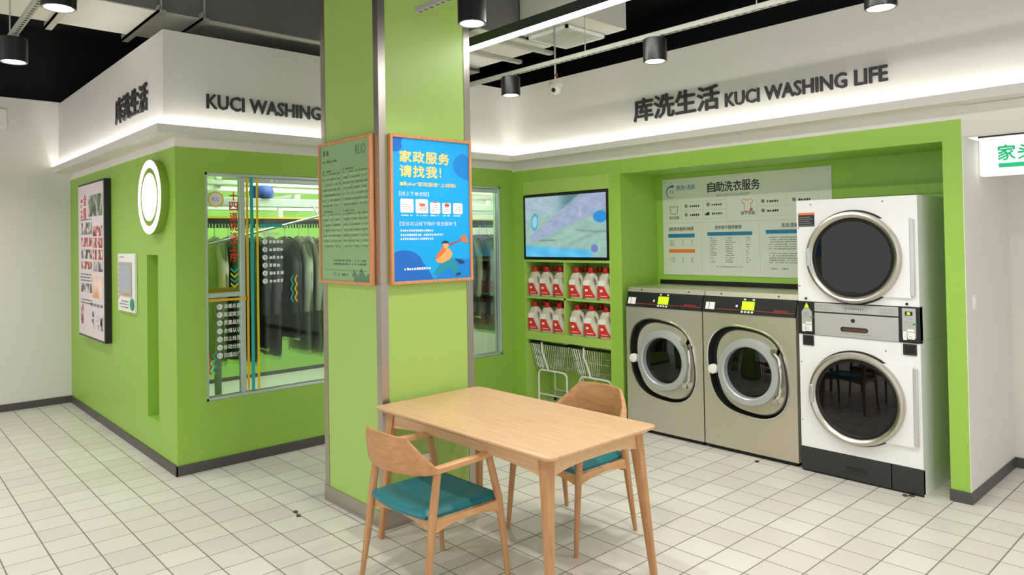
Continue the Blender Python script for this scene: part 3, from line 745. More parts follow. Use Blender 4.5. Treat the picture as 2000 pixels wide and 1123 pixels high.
blob([(0.5, 0.965), (0.53, 0.93), (0.62, 0.87), (0.7, 0.83), (0.79, 0.87), (0.86, 0.97), (0.78, 0.97), (0.72, 0.92), (0.64, 0.935), (0.56, 0.97)], 'poster_teal', 'printed_figure', Y2)
blob([(0.78, 0.85), (0.9, 0.87), (0.93, 0.89), (0.86, 0.9)], 'navy', 'printed_figure', Y2)
blob([(0.53, 0.86), (0.56, 0.82), (0.64, 0.78), (0.72, 0.78), (0.76, 0.82), (0.72, 0.86), (0.62, 0.885), (0.55, 0.88)], 'poster_peach', 'printed_figure', Y2 - 0.0003)
blob([(0.53, 0.835), (0.62, 0.77), (0.68, 0.765), (0.66, 0.8), (0.55, 0.86)], 'poster_orange', 'printed_figure', Y2 - 0.0006)
blob(arc(0.665, 0.755, 0.04, 0.026, 0, 360, 18)[:-1], 'poster_peach', 'printed_figure', Y2 - 0.0009)
blob(arc(0.66, 0.742, 0.05, 0.02, 0, 180, 10), 'navy', 'printed_figure', Y2 - 0.0012)
blob([(0.7, 0.75), (0.87, 0.715), (0.875, 0.722), (0.71, 0.762)], 'red_print', 'printed_figure', Y2)
blob([(0.86, 0.70), (0.93, 0.675), (0.985, 0.74), (0.9, 0.735)], 'poster_orange', 'printed_figure', Y2 - 0.0003)
blob([(0.8, 0.965), (0.86, 0.955), (0.87, 0.975), (0.8, 0.985)], 'navy', 'printed_figure', Y2 - 0.0003)

# ------------------------------------------------------------------ machine helpers
def angles_with_corners(cx, cz, x0, x1, z0, z1, n=72):
    A = [2 * PI * i / n for i in range(n)] + [math.atan2(z - cz, x - cx) % (2 * PI) for x in (x0, x1) for z in (z0, z1)]
    return sorted(set(round(a, 5) for a in A))
def rect_loop(A, cx, cz, x0, x1, z0, z1, y):
    L = []
    for a in A:
        c, s = math.cos(a), math.sin(a); k = 1e9
        if c > 1e-9: k = min(k, (x1 - cx) / c)
        if c < -1e-9: k = min(k, (x0 - cx) / c)
        if s > 1e-9: k = min(k, (z1 - cz) / s)
        if s < -1e-9: k = min(k, (z0 - cz) / s)
        L.append((cx + k * c, y, cz + k * s))
    return L
def circ_loop(A, cx, cz, r, y): return [(cx + r * math.cos(a), y, cz + r * math.sin(a)) for a in A]
def squirc_loop(A, cx, cz, rx, rz, y, e=2.7, tilt=0.16):
    L = []
    for a in A:
        c, s = math.cos(a - 0.0), math.sin(a)
        k = 1.0 / ((abs(c) / rx) ** e + (abs(s) / rz) ** e) ** (1 / e)
        k *= 1 + tilt * 0.35 * math.sin(2 * a + PI)         # egg tilted to the lower right
        L.append((cx + k * c, y, cz + k * s))
    return L

# ------------------------------------------------------------------ washing machines
def washer(label, x, w=0.742):
    t = thing('washing_machine', label, 'washing machine', (x, 4.89, 0), 0, 'front-loading washers')
    H = 1.205; D = 0.565; cx, cz = w / 2 - 0.01, 0.622
    zf = 1.045
    m = MB()
    m.box(0, w, 0.012, D, 0.03, zf); m.box(0, w, 0.05, D, zf, H)
    # (front skin is a separate ring so that the porthole is a real opening)
    m = MB()
    m.add([(0, 0, 0.03), (0, D, 0.03), (0, D, H), (0, 0.05, H), (0, 0.0, zf)], [(0, 1, 2, 3, 4)])
    m.add([(w, 0, 0.03), (w, D, 0.03), (w, D, H), (w, 0.05, H), (w, 0.0, zf)], [(0, 1, 2, 3, 4)])
    m.add([(0, 0.05, H), (w, 0.05, H), (w, D, H), (0, D, H)], [(0, 1, 2, 3)])
    m.add([(0, D, 0.03), (w, D, 0.03), (w, D, H), (0, D, H)], [(0, 1, 2, 3)])
    m.build('cabinet', M['washer_steel'], t, fix=False)
    A = angles_with_corners(cx, cz, 0.002, w - 0.002, 0.03, zf)
    MB().loft([rect_loop(A, cx, cz, 0.002, w - 0.002, 0.03, zf, 0.0), squirc_loop(A, cx, cz, 0.318, 0.328, 0.0)]).build('front_panel', M['washer_steel'], t, fix=False)
    MB().box(0.02, w - 0.02, 0.02, D - 0.02, 0.0, 0.03).build('plinth', M['rubber'], t)
    # chrome lip, black groove and door boss
    MB().loft([squirc_loop(A, cx, cz, 0.324, 0.334, 0.0), squirc_loop(A, cx, cz, 0.321, 0.331, -0.008), squirc_loop(A, cx, cz, 0.312, 0.322, -0.008), squirc_loop(A, cx, cz, 0.309, 0.319, 0.012)]).build('porthole_lip', M['chrome'], t, smooth=True)
    MB().loft([squirc_loop(A, cx, cz, 0.311, 0.321, 0.008), squirc_loop(A, cx + 0.003, cz, 0.30, 0.312, 0.05), squirc_loop(A, cx + 0.01, cz, 0.27, 0.298, 0.05)]).build('porthole_groove', M['rubber'], t, smooth=True)
    ex = cx + 0.022
    MB().loft([squirc_loop(A, ex, cz, 0.272, 0.303, 0.06), squirc_loop(A, ex, cz, 0.270, 0.301, 0.012), squirc_loop(A, ex, cz, 0.262, 0.292, 0.0), circ_loop(A, ex, cz, 0.246, 0.004)]).build('door_boss', M['washer_steel'], t, smooth=True)
    door = MB().loft([circ_loop(A, ex, cz, 0.248, 0.006), circ_loop(A, ex, cz, 0.246, -0.03), circ_loop(A, ex, cz, 0.238, -0.042), circ_loop(A, ex, cz, 0.198, -0.046), circ_loop(A, ex, cz, 0.188, -0.038), circ_loop(A, ex, cz, 0.183, 0.02)]).build('door', M['flange'], t, smooth=True)
    MB().loft([circ_loop(A, ex, cz, 0.186, 0.0), circ_loop(A, ex, cz, 0.176, 0.03), circ_loop(A, ex, cz, 0.172, 0.07), circ_loop(A, ex, cz, 0.158, 0.075), circ_loop(A, ex, cz, 0.155, 0.12)]).build('gasket', M['rubber'], door, smooth=True)
    MB().loft([circ_loop(A, ex, cz, 0.160, 0.076), circ_loop(A, ex, cz, 0.157, 0.068), circ_loop(A, ex, cz, 0.152, 0.072)]).build('gasket_ring', M['chrome'], door, smooth=True)
    MB().loft([circ_loop(A, ex, cz, 0.155, 0.12), circ_loop(A, ex, cz, 0.25, 0.125), circ_loop(A, ex, cz, 0.25, 0.5)], (False, True)).build('drum', M['drum'], t, smooth=True)
    MB().loft([circ_loop(A, ex, cz, 0.187, 0.004), circ_loop(A, ex, cz, 0.15, -0.006), circ_loop(A, ex, cz, 0.06, -0.012)], (False, True)).build('door_glass', M['door_glass'], door, smooth=True)
    kx = ex - 0.285
    MB().lathe([(0.036, -0.012), (0.036, -0.042), (0.03, -0.05), (0.01, -0.053)], (kx, 0, cz - 0.005), 'y', 24, (True, True)).build('door_knob', M['white_pl'], t, smooth=True)
    hinge = MB(); hx_ = ex + 0.236
    hinge.tube([(hx_ - 0.03, -0.03, cz + 0.17), (hx_ + 0.01, -0.036, cz + 0.13), (hx_ + 0.025, -0.038, cz), (hx_ + 0.01, -0.036, cz - 0.13), (hx_ - 0.03, -0.03, cz - 0.17)], 0.012, 8)
    hinge.box(hx_ - 0.05, hx_ - 0.005, -0.04, 0.01, cz + 0.15, cz + 0.19); hinge.box(hx_ - 0.05, hx_ - 0.005, -0.04, 0.01, cz - 0.19, cz - 0.15)
    hinge.build('door_hinge', M['chrome'], t, smooth=True)
    # sloping control panel
    def sl(z): return 0.05 * (z - zf) / (H - zf) - 0.003
    def srect(mb, x0, x1, z0, z1, off): mb.add([(x0, sl(z0) - off, z0), (x1, sl(z0) - off, z0), (x1, sl(z1) - off, z1), (x0, sl(z1) - off, z1)], [(0, 1, 2, 3)])
    p = MB(); p.add([(0.004, sl(zf) - 0.004, zf), (w - 0.004, sl(zf) - 0.004, zf), (w - 0.004, sl(1.168) - 0.004, 1.168), (0.004, sl(1.168) - 0.004, 1.168), (0.004, 0.03, zf), (w - 0.004, 0.03, zf), (w - 0.004, 0.06, 1.168), (0.004, 0.06, 1.168)],
                    [(0, 1, 2, 3), (4, 0, 3, 7), (1, 5, 6, 2), (0, 4, 5, 1), (3, 2, 6, 7)])
    pan = p.build('control_panel', M['black'], t, fix=False)
    s = MB(); srect(s, 0, w, 1.168, H, 0.0); s.build('top_strip', M['washer_steel'], t, fix=False)
    o_ = 0.0046
    q = MB(); srect(q, 0.325, 0.425, 1.078, 1.14, o_); q.build('display', M['lcd'], pan, fix=False)
    q = MB()
    for k in range(4): srect(q, 0.322 + k * 0.027, 0.34 + k * 0.027, 1.057, 1.071, o_)
    for a in (0.335, 0.405): srect(q, a, a + 0.018, 1.148, 1.16, o_)
    srect(q, 0.276, 0.292, 1.095, 1.111, o_); q.build('button_row', M['white_pl'], pan, fix=False, kind='stuff')
    q = MB(); srect(q, 0.022, 0.05, 1.068, 1.122, o_); srect(q, 0.054, 0.1, 1.068, 1.122, o_); q.build('sticker', M['label_white'], pan, fix=False)
    q = MB(); srect(q, 0.11, 0.318, 1.0725, 1.0755, o_); srect(q, 0.43, w - 0.01, 1.0725, 1.0755, o_)
    vs, fs = text_mesh('SpeedQueen'); bx = max(v[0] for v in vs)
    q.add([(0.575 + v[0] / bx * 0.105, sl(1.078 + v[1] * 0.02) - o_, 1.08 + v[1] * 0.02) for v in vs], fs)
    q.build('printed_brand', M['red_v'], pan, fix=False, kind='stuff')
    q = MB()
    for a in (0.14, 0.6): q.lathe([(0.006, 0.0), (0.006, -0.004)], (a, sl(1.187), 1.187), 'y', 12, (True, True))
    q.build('screw', M['charcoal'], t)
    return t
washer('steel front-load washing machine beside the detergent shelves', -3.826)
washer('steel front-load washing machine beside the white dryer tower', -3.078)

# ------------------------------------------------------------------ stacked dryer
dr = thing('stacked_dryer', 'tall white double-stack tumble dryer with two round glass doors', 'dryer', (-2.306, 4.87, 0))
w = 0.762; H = 1.865; D = 0.59; cx = 0.375
m = MB()
m.add([(0, 0, 0.17), (0, D, 0.17), (0, D, H), (0, 0, H)], [(0, 1, 2, 3)]); m.add([(w, 0, 0.17), (w, D, 0.17), (w, D, H), (w, 0, H)], [(0, 1, 2, 3)])
m.add([(0, 0, H), (w, 0, H), (w, D, H), (0, D, H)], [(0, 1, 2, 3)]); m.add([(0, D, 0.0), (w, D, 0.0), (w, D, H), (0, D, H)], [(0, 1, 2, 3)])
m.add([(w, 0.0, 0.0), (w, D, 0.0), (w, D, 0.17), (w, 0, 0.17)], [(0, 1, 2, 3)]); m.add([(0, 0.0, 0.0), (0, D, 0.0), (0, D, 0.17), (0, 0, 0.17)], [(0, 1, 2, 3)])
m.build('cabinet', M['enamel'], dr, fix=False)
MB().box(0.003, w - 0.003, D - 0.42, D - 0.41, 1.16, 1.163).build('seam', M['grey_pl'], dr)
MB().box(w - 0.001, w + 0.001, 0.02, D, 0.955, 0.958).build('cabinet_seam', M['grey_pl'], dr)
for nm, z0, z1, cz, hinge_side in (('upper', 1.17, H, 1.475, 1), ('lower', 0.17, 0.943, 0.55, 1)):
    A = angles_with_corners(cx, cz, 0, w, z0, z1)
    MB().loft([rect_loop(A, cx, cz, 0, w, z0, z1, 0), circ_loop(A, cx, cz, 0.27, 0)]).build('front_panel', M['enamel'], dr, fix=False)
    # hinge plate carries the ring
    d = MB(); d.prism([(cx + 0.02, cz - 0.27), (w - 0.045, cz - 0.255), (w - 0.045, cz + 0.25), (cx + 0.02, cz + 0.27)], -0.018, -0.0005)
    A2 = [2 * PI * i / 72 for i in range(72)]
    d = MB()
    hx0 = w - 0.04
    A3 = angles_with_corners(cx, cz, cx - 0.299, hx0, cz - 0.25, cz + 0.25)
    def plate(y):
        L = []
        for a in A3:
            c, s = math.cos(a), math.sin(a); k = 0.288
            if c > 0:
                kk = min((hx0 - cx) / c, 0.25 / abs(s) if abs(s) > 1e-6 else 9)
                k = max(k, kk)
            L.append((cx + k * c, y, cz + k * s))
        return L
    d.loft([plate(-0.001), plate(-0.016), circ_loop(A3, cx, cz, 0.262, -0.018), circ_loop(A3, cx, cz, 0.262, 0.0)])
    door = d.build('door', M['enamel'], dr, smooth=True)
    MB().loft([circ_loop(A2, cx, cz, 0.312, -0.002), circ_loop(A2, cx, cz, 0.306, -0.012), circ_loop(A2, cx, cz, 0.296, -0.006)]).build('door_gasket', M['rubber'], door, smooth=True)
    MB().loft([circ_loop(A2, cx, cz, 0.302, -0.008), circ_loop(A2, cx, cz, 0.303, -0.03), circ_loop(A2, cx, cz, 0.296, -0.046), circ_loop(A2, cx, cz, 0.282, -0.05), circ_loop(A2, cx, cz, 0.262, -0.04), circ_loop(A2, cx, cz, 0.253, -0.02), circ_loop(A2, cx, cz, 0.252, 0.01)]).build('door_ring', M['steel'], door, smooth=True)
    MB().loft([circ_loop(A2, cx, cz, 0.256, -0.022), circ_loop(A2, cx, cz, 0.246, -0.03), circ_loop(A2, cx, cz, 0.238, -0.022)]).build('glass_seal', M['rubber'], door, smooth=True)
    MB().loft([circ_loop(A2, cx, cz, 0.245, -0.02), circ_loop(A2, cx, cz, 0.12, -0.024)], (False, True)).build('door_glass', M['door_glass'], door, smooth=True)
    MB().loft([circ_loop(A2, cx, cz, 0.27, 0.0), circ_loop(A2, cx, cz, 0.27, 0.06), circ_loop(A2, cx, cz, 0.31, 0.062), circ_loop(A2, cx, cz, 0.31, 0.5)], (False, True)).build('drum', M['drum'], dr, smooth=True)
    MB().prism([(cx - 0.29, cz - 0.06), (cx - 0.262, cz - 0.06), (cx - 0.262, cz + 0.06), (cx - 0.29, cz + 0.06)], -0.056, -0.046).build('door_handle', M['satin'], door, bevel=0.003)
    hb = MB(); hb.box(hx0 - 0.004, hx0 + 0.022, -0.02, 0, cz - 0.24, cz + 0.24)
    hb.build('hinge_bar', M['satin'], door, bevel=0.004)
    sc = MB()
    for (a, b) in ((0.012, cz + 0.2), (0.012, cz - 0.2), (0.1, cz + 0.36 if nm == 'upper' else cz + 0.33), (w - 0.2, cz + 0.36 if nm == 'upper' else cz + 0.33)):
        sc.lathe([(0.004, 0), (0.004, -0.003)], (a, 0, b), 'y', 8, (True, True))
    sc.build('screw', M['charcoal'], dr)
# warning label
m = MB(); m.rect(0.012, 0.125, 1.685, 1.78, -0.0008); wl = m.build('warning_label', M['charcoal'], dr, fix=False)
m = MB(); m.rect(0.012, 0.125, 1.765, 1.78, -0.0014); m.build('label_band', M['poster_orange'], wl, fix=False)
m = MB(); rn = random.Random(4)
for k in range(5): m.rect(0.018, 0.118 - (k * 37 % 5) * 0.007, 1.694 + k * 0.0135, 1.6965 + k * 0.0135, -0.0014)
m.build('printed_text', M['pale_ink'], wl, fix=False, kind='stuff')
# control band
MB().box(0, w, 0.001, 0.05, 0.943, 1.17).build('control_back', M['charcoal'], dr)
mid = MB().box(0.112, 0.642, -0.006, 0.002, 1.105, 1.163).build('name_strip', M['grey_pl'], dr, bevel=0.002)
m = MB(); add_text(m, 'primus', 0.315, 1.118, 0.032, -0.0066, width=0.12); m.rect(0.302, 0.448, 1.112, 1.1135, -0.0066); m.rect(0.302, 0.448, 1.156, 1.1575, -0.0066); m.rect(0.302, 0.3035, 1.112, 1.1575, -0.0066); m.rect(0.4465, 0.448, 1.112, 1.1575, -0.0066)
for a in (0.13, 0.163, 0.196, 0.535, 0.568, 0.601):
    for (p0, p1, p2, p3) in ((0, 0.024, 0, 0.0015), (0, 0.024, 0.026, 0.0275), (0, 0.0015, 0, 0.027), (0.0225, 0.024, 0, 0.027)): m.rect(a + p0, a + p1, 1.12 + p2, 1.12 + p3, -0.0066)
m.build('printed_text', M['grey_ink'], mid, fix=False, kind='stuff')
lint = MB().box(0.112, 0.642, -0.008, 0.002, 0.945, 1.096).build('lint_drawer', M['grey_pl'], dr, bevel=0.003)
def slot_pts(x0, x1, zc, r): return [(x1 - r + r * math.cos(a), zc + r * math.sin(a)) for a in [math.radians(-90 + 15 * k) for k in range(13)]] + [(x0 + r + r * math.cos(a), zc + r * math.sin(a)) for a in [math.radians(90 + 15 * k) for k in range(13)]]
MB().prism(slot_pts(0.285, 0.46, 0.998, 0.016), -0.0095, -0.007).build('drawer_slot', M['black'], lint)
MB().prism(slot_pts(0.298, 0.456, 0.9955, 0.0115), -0.0102, -0.009).build('drawer_slot_back', M['brown_bits'], lint)
MB().lathe([(0.013, -0.007), (0.012, -0.013)], (0.366, 0, 1.058), 'y', 16, (True, True)).build('drawer_lock', M['black'], lint)
m = MB(); add_bars(m, 0.28, 0.47, 0.966, 0.005, random.Random(3), -0.0086); m.build('printed_text', M['grey_ink'], lint, fix=False, kind='stuff')
for k, (a, b) in enumerate(((0.0, 0.108), (0.646, w))):
    kp = MB().box(a, b, -0.007, 0.002, 0.945, 1.168).build('key_panel', M['black'], dr, bevel=0.002)
    x0 = a + (0.024 if k == 0 else 0.018)
    if k == 0: MB().poly([(x0, 0.965), (x0 + 0.072, 0.965), (x0 + 0.072, 1.1), (x0 + 0.052, 1.125), (x0 + 0.02, 1.125), (x0, 1.1)], -0.0078).build('keypad', M['grey_pl'], kp, fix=False)
    else: MB().rect(x0, x0 + 0.078, 0.975, 1.16, -0.0078).build('keypad', M['grey_pl'], kp, fix=False)
    if k == 0: MB().poly([(x0 + 0.02, 1.128), (x0 + 0.052, 1.128), (x0 + 0.036, 1.162)], -0.0082).build('indicator', M['lcd'], kp, fix=False)
    else:
        MB().rect(x0 + 0.016, x0 + 0.06, 1.115, 1.14, -0.0082).build('display', M['black'], kp, fix=False)
        MB().rect(x0 + 0.028, x0 + 0.046, 1.12, 1.135, -0.0086).build('display_digits', M['lcd'], kp, fix=False)
    MB().rect(x0 + 0.06, x0 + 0.082, 1.058, 1.068, -0.0088).build('green_tab', M['green_ink'], kp, fix=False)
    q = MB(); q.rect(x0 + 0.004, x0 + 0.026, 0.962, 1.015, -0.0086); q.rect(x0 + 0.03, x0 + 0.07, 0.968, 1.01, -0.0086); q.rect(x0 + 0.028, x0 + 0.068, 1.016, 1.03, -0.0086); q.build('sticker', M['label_white'], kp, fix=False)
    q = MB(); rn = random.Random(k)
    for z in (0.975, 0.985, 0.995, 1.045, 1.06, 1.075, 1.09): add_bars(q, x0 + 0.01, x0 + 0.056, z, 0.004, rn, -0.009, 0.5)
    q.build('printed_text', M['grey_ink'], kp, fix=False, kind='stuff')
for a, b in ((0.028, 0.104), (0.664, 0.742)):
    cb = MB(); cb.box(a, b, -0.008, 0.0, 0.868, 0.938); cbo = cb.build('coin_box', M['charcoal'], dr, bevel=0.003)
    MB().box(a + 0.012, b - 0.006, -0.0095, -0.0075, 0.88, 0.93).build('coin_box_recess', M['rubber'], cbo)
q = MB(); q.lathe([(0.008, 0.0), (0.008, -0.008), (0.004, -0.011)], (0.055, 0, 1.19), 'y', 16, (True, True)); q.lathe([(0.008, 0.0), (0.008, -0.008), (0.004, -0.011)], (0.692, 0, 1.186), 'y', 16, (True, True)); q.build('lock_button', M['black'], dr)
# base drawer
MB().box(0.0, 0.575, -0.004, 0.03, 0.012, 0.167).build('base_panel', M['charcoal'], dr, bevel=0.003)
MB().box(0.58, w, -0.004, 0.03, 0.012, 0.167).build('base_panel', M['charcoal'], dr, bevel=0.003)
h = MB(); h.prism(slot_pts(0.3, 0.43, 0.082, 0.009), -0.012, -0.003); h.box(0.285, 0.445, -0.007, -0.004, 0.052, 0.056); h.build('drawer_handle', M['black'], dr, bevel=0.002)
MB().box(0.01, w - 0.01, 0.01, D, 0.0, 0.012).build('plinth', M['rubber'], dr)

# ------------------------------------------------------------------ laundry info board
BW, BH = 1.52, 0.858
bd = thing('info_board', 'white self-service laundry instruction board above the washing machines', 'sign board', (-3.83, YB - 0.008, 1.291))
bs = MB().box(0, BW, 0, 0.006, 0, BH).build('board_sheet', M['board'], bd)
def BP(u, v): return (u * BW, (1 - v) * BH)
ink, gi, pi_, bi, oi = MB(), MB(), MB(), MB(), MB()
y0 = -0.0006
def T(mb, s, u, v, hh, wd=None, bold=0.0): x, z = BP(u, v); add_text(mb, s, x, z, hh * BH, y0, width=wd * BW if wd else None, bold=bold)
for i_, ch_ in enumerate('自助洗衣服务'):
    m = MB(); T(m, ch_, 0.305 + i_ * 0.0532, 0.165, 0.1, 0.05, 0.022); m.build('printed_character', M['ink'], bs, fix=False)
T(gi, 'SELF-SERVICE LAUNDRY', 0.358, 0.215, 0.028, 0.205)
T(bi, '快洗+洗烘', 0.098, 0.125, 0.055, 0.125, 0.015)
T(ink, '洗衣流程', 0.045, 0.425, 0.034, 0.07, 0.012); T(ink, '烘干流程', 0.508, 0.405, 0.034, 0.082, 0.012)
T(ink, '自助洗衣服务价格表', 0.04, 0.545, 0.04, 0.17, 0.015); T(ink, '洗衣烘干程序推荐', 0.345, 0.54, 0.04, 0.165, 0.015); T(ink, '洗衣须知', 0.735, 0.535, 0.04, 0.09, 0.015)
def rule(mb, u0, u1, v0, v1): a = BP(u0, v1); b = BP(u1, v0); mb.rect(a[0], b[0], a[1], b[1], y0)
rule(bi, 0.035, 0.215, 0.575, 0.615); rule(bi, 0.298, 0.572, 0.565, 0.602); rule(bi, 0.65, 0.95, 0.555, 0.592); rule(oi, 0.038, 0.215, 0.735, 0.772)
rule(pi_, 0.02, 0.97, 0.462, 0.465); rule(pi_, 0.258, 0.2595, 0.48, 0.97); rule(pi_, 0.612, 0.6135, 0.48, 0.97)
def grid(u0, u1, v0, v1):
    um, vm = (u0 + u1) / 2, (v0 + v1) / 2; e = 0.0012
    for u in (u0, um, u1): rule(pi_, u, u + e, v0, v1)
    for v in (v0, vm, v1): rule(pi_, u0, u1, v, v + e * 1.8)
grid(0.128, 0.42, 0.245, 0.425); grid(0.6, 0.93, 0.235, 0.42)
rn = random.Random(21)
for (u, v) in ((0.185, 0.305), (0.185, 0.395), (0.33, 0.3), (0.33, 0.39), (0.66, 0.295), (0.66, 0.385), (0.83, 0.295)):
    a = BP(u, v); add_bars(ink, a[0], a[0] + 0.095, a[1], 0.018, rn, y0, 1.0)
    gi.poly(circle(a[0] - 0.035, a[1] + 0.012, 0.016, 12), y0)
for v in (0.655, 0.675, 0.695, 0.83, 0.85, 0.87):
    for u0, u1 in ((0.045, 0.08), (0.13, 0.142), (0.19, 0.205)): a = BP(u0, v); add_bars(gi, a[0], u1 * BW, a[1], 0.009, rn, y0, 0.9)
for k in range(12):
    v = 0.63 + k * 0.0215
    for u0, u1 in ((0.315, 0.35), (0.41, 0.46), (0.535, 0.55)): a = BP(u0, v); add_bars(gi, a[0], (u1 + rn.uniform(-0.01, 0.012)) * BW, a[1], 0.009, rn, y0, 0.9)
for k in range(12):
    if k == 6: continue
    v = 0.63 + k * 0.0215; a = BP(0.665, v); add_bars(gi, a[0], 0.945 * BW, a[1], 0.009, rn, y0, 0.9)
a = BP(0.355, 0.915); add_bars(gi, a[0], 0.51 * BW, a[1], 0.009, rn, y0, 0.9)
for u in (0.675, 0.735): a = BP(u, 0.925); add_bars(gi, a[0], a[0] + 0.06, a[1], 0.012, rn, y0, 0.95)
# ring arrow, tub and shirt icons
cxr, czr = BP(0.062, 0.135); L = []
for k in range(31):
    aa = math.radians(80 + k * 8.6); L.append([(cxr + 0.055 * math.cos(aa), y0, czr + 0.055 * math.sin(aa)), (cxr + (0.055 - 0.016 * (1 - k / 30.0)) * math.cos(aa), y0, czr + (0.055 - 0.016 * (1 - k / 30.0)) * math.sin(aa))])
bi.loft(L, closed=False); bi.poly([(cxr + 0.005, czr + 0.068), (cxr + 0.005, czr + 0.03), (cxr + 0.035, czr + 0.05)], y0)
T(gi, '1h', 0.055, 0.155, 0.04)
tub = MB()
def line(mb, pts, t=0.004):
    for (x0, z0), (x1, z1) in zip(pts, pts[1:]):
        dx, dz = x1 - x0, z1 - z0; l = math.hypot(dx, dz); nx, nz = -dz / l * t / 2, dx / l * t / 2
        mb.poly([(x0 + nx, z0 + nz), (x0 - nx, z0 - nz), (x1 - nx, z1 - nz), (x1 + nx, z1 + nz)], y0)
line(ink, [BP(0.05, 0.285), BP(0.058, 0.37), BP(0.1, 0.37), BP(0.108, 0.285)]); line(ink, [BP(0.052, 0.295), BP(0.062, 0.285), BP(0.072, 0.3), BP(0.083, 0.285), BP(0.094, 0.3), BP(0.106, 0.285)])
sh_ = MB(); line(sh_, [BP(0.512, 0.27), BP(0.53, 0.25), BP(0.54, 0.262), BP(0.553, 0.262), BP(0.563, 0.25), BP(0.582, 0.27), BP(0.573, 0.295), BP(0.567, 0.29), BP(0.567, 0.37), BP(0.528, 0.37), BP(0.528, 0.29), BP(0.52, 0.295), BP(0.512, 0.27)], 0.005); sh_.poly(circle(BP(0.57, 0)[0], BP(0, 0.355)[1], 0.014, 12), y0)
ink.build('printed_text', M['ink'], bs, fix=False, kind='stuff'); gi.build('printed_rows', M['grey_ink'], bs, fix=False, kind='stuff'); pi_.build('printed_rules', M['pale_ink'], bs, fix=False, kind='stuff')
bi.build('printed_blue', M['blue_ink'], bs, fix=False, kind='stuff'); oi.build('printed_band', M['orange_ink'], bs, fix=False); sh_.build('printed_shirt', M['coral_ink'], bs, fix=False)
m = MB(); a = BP(0.285, 0.395); m.rect(a[0], a[0] + 0.038, a[1], a[1] + 0.02, y0); m.build('printed_icon', M['green_ink'], bs, fix=False, kind='stuff')
m = MB()
for u, v in ((0.02, 0.03), (0.46, 0.02), (0.98, 0.03), (0.02, 0.97), (0.46, 0.985)): a = BP(u, v); m.lathe([(0.006, 0.0), (0.005, -0.004)], (a[0], 0, a[1]), 'y', 10, (True, True))
m.build('screw', M['satin'], bd)

# ------------------------------------------------------------------ shelf unit, television, bottles
su = thing('shelf_unit', 'pale green built-in shelves holding the television and detergent bottles', 'shelf', (SX0, YF, 0))
SW = SX1 - SX0; SD = 0.36
MB().box(0.0, 0.014, 0.002, SD, 0, 2.2).build('side_panel', M['green_pale'], su)
MB().box(SW - 0.014, SW, 0.002, SD, 0, 2.2).build('side_panel', M['green_pale'], su)
MB().box(0.014, SW - 0.014, SD - 0.012, SD, 0, 2.2).build('back_panel', M['green_pale'], su)
MB().box(0.014, SW - 0.014, 0.002, SD - 0.012, 2.068, 2.2).build('top_panel', M['green_pale'], su)
MB().box(0.014, SW - 0.014, 0.003, SD - 0.012, 1.405, 1.428).build('shelf_board', M['green_pale'], su)
MB().box(0.014, SW - 0.014, 0.003, SD - 0.012, 1.047, 1.068).build('shelf_board', M['green_pale'], su)
MB().box(0.014, SW - 0.014, 0.002, SD - 0.012, 0.642, 0.722).build('shelf_board', M['green_pale'], su)
MB().box(0.525, 0.545, 0.003, SD - 0.012, 0.722, 1.405).build('divider', M['green_pale'], su)
tvt = thing('television', 'flat television with black bezel above the detergent shelves', 'television', (SX0 + 0.006, YF - 0.004, 1.434))
TW, TH = SW - 0.018, 0.626
MB().box(0, TW, 0.004, 0.05, 0, TH).build('case', M['black'], tvt)
b = MB(); e = 0.022
b.box(0, e, -0.004, 0.01, 0, TH); b.box(TW - e, TW, -0.004, 0.01, 0, TH); b.box(e, TW - e, -0.004, 0.01, 0, e); b.box(e, TW - e, -0.004, 0.01, TH - e, TH); b.build('bezel', M['black'], tvt)
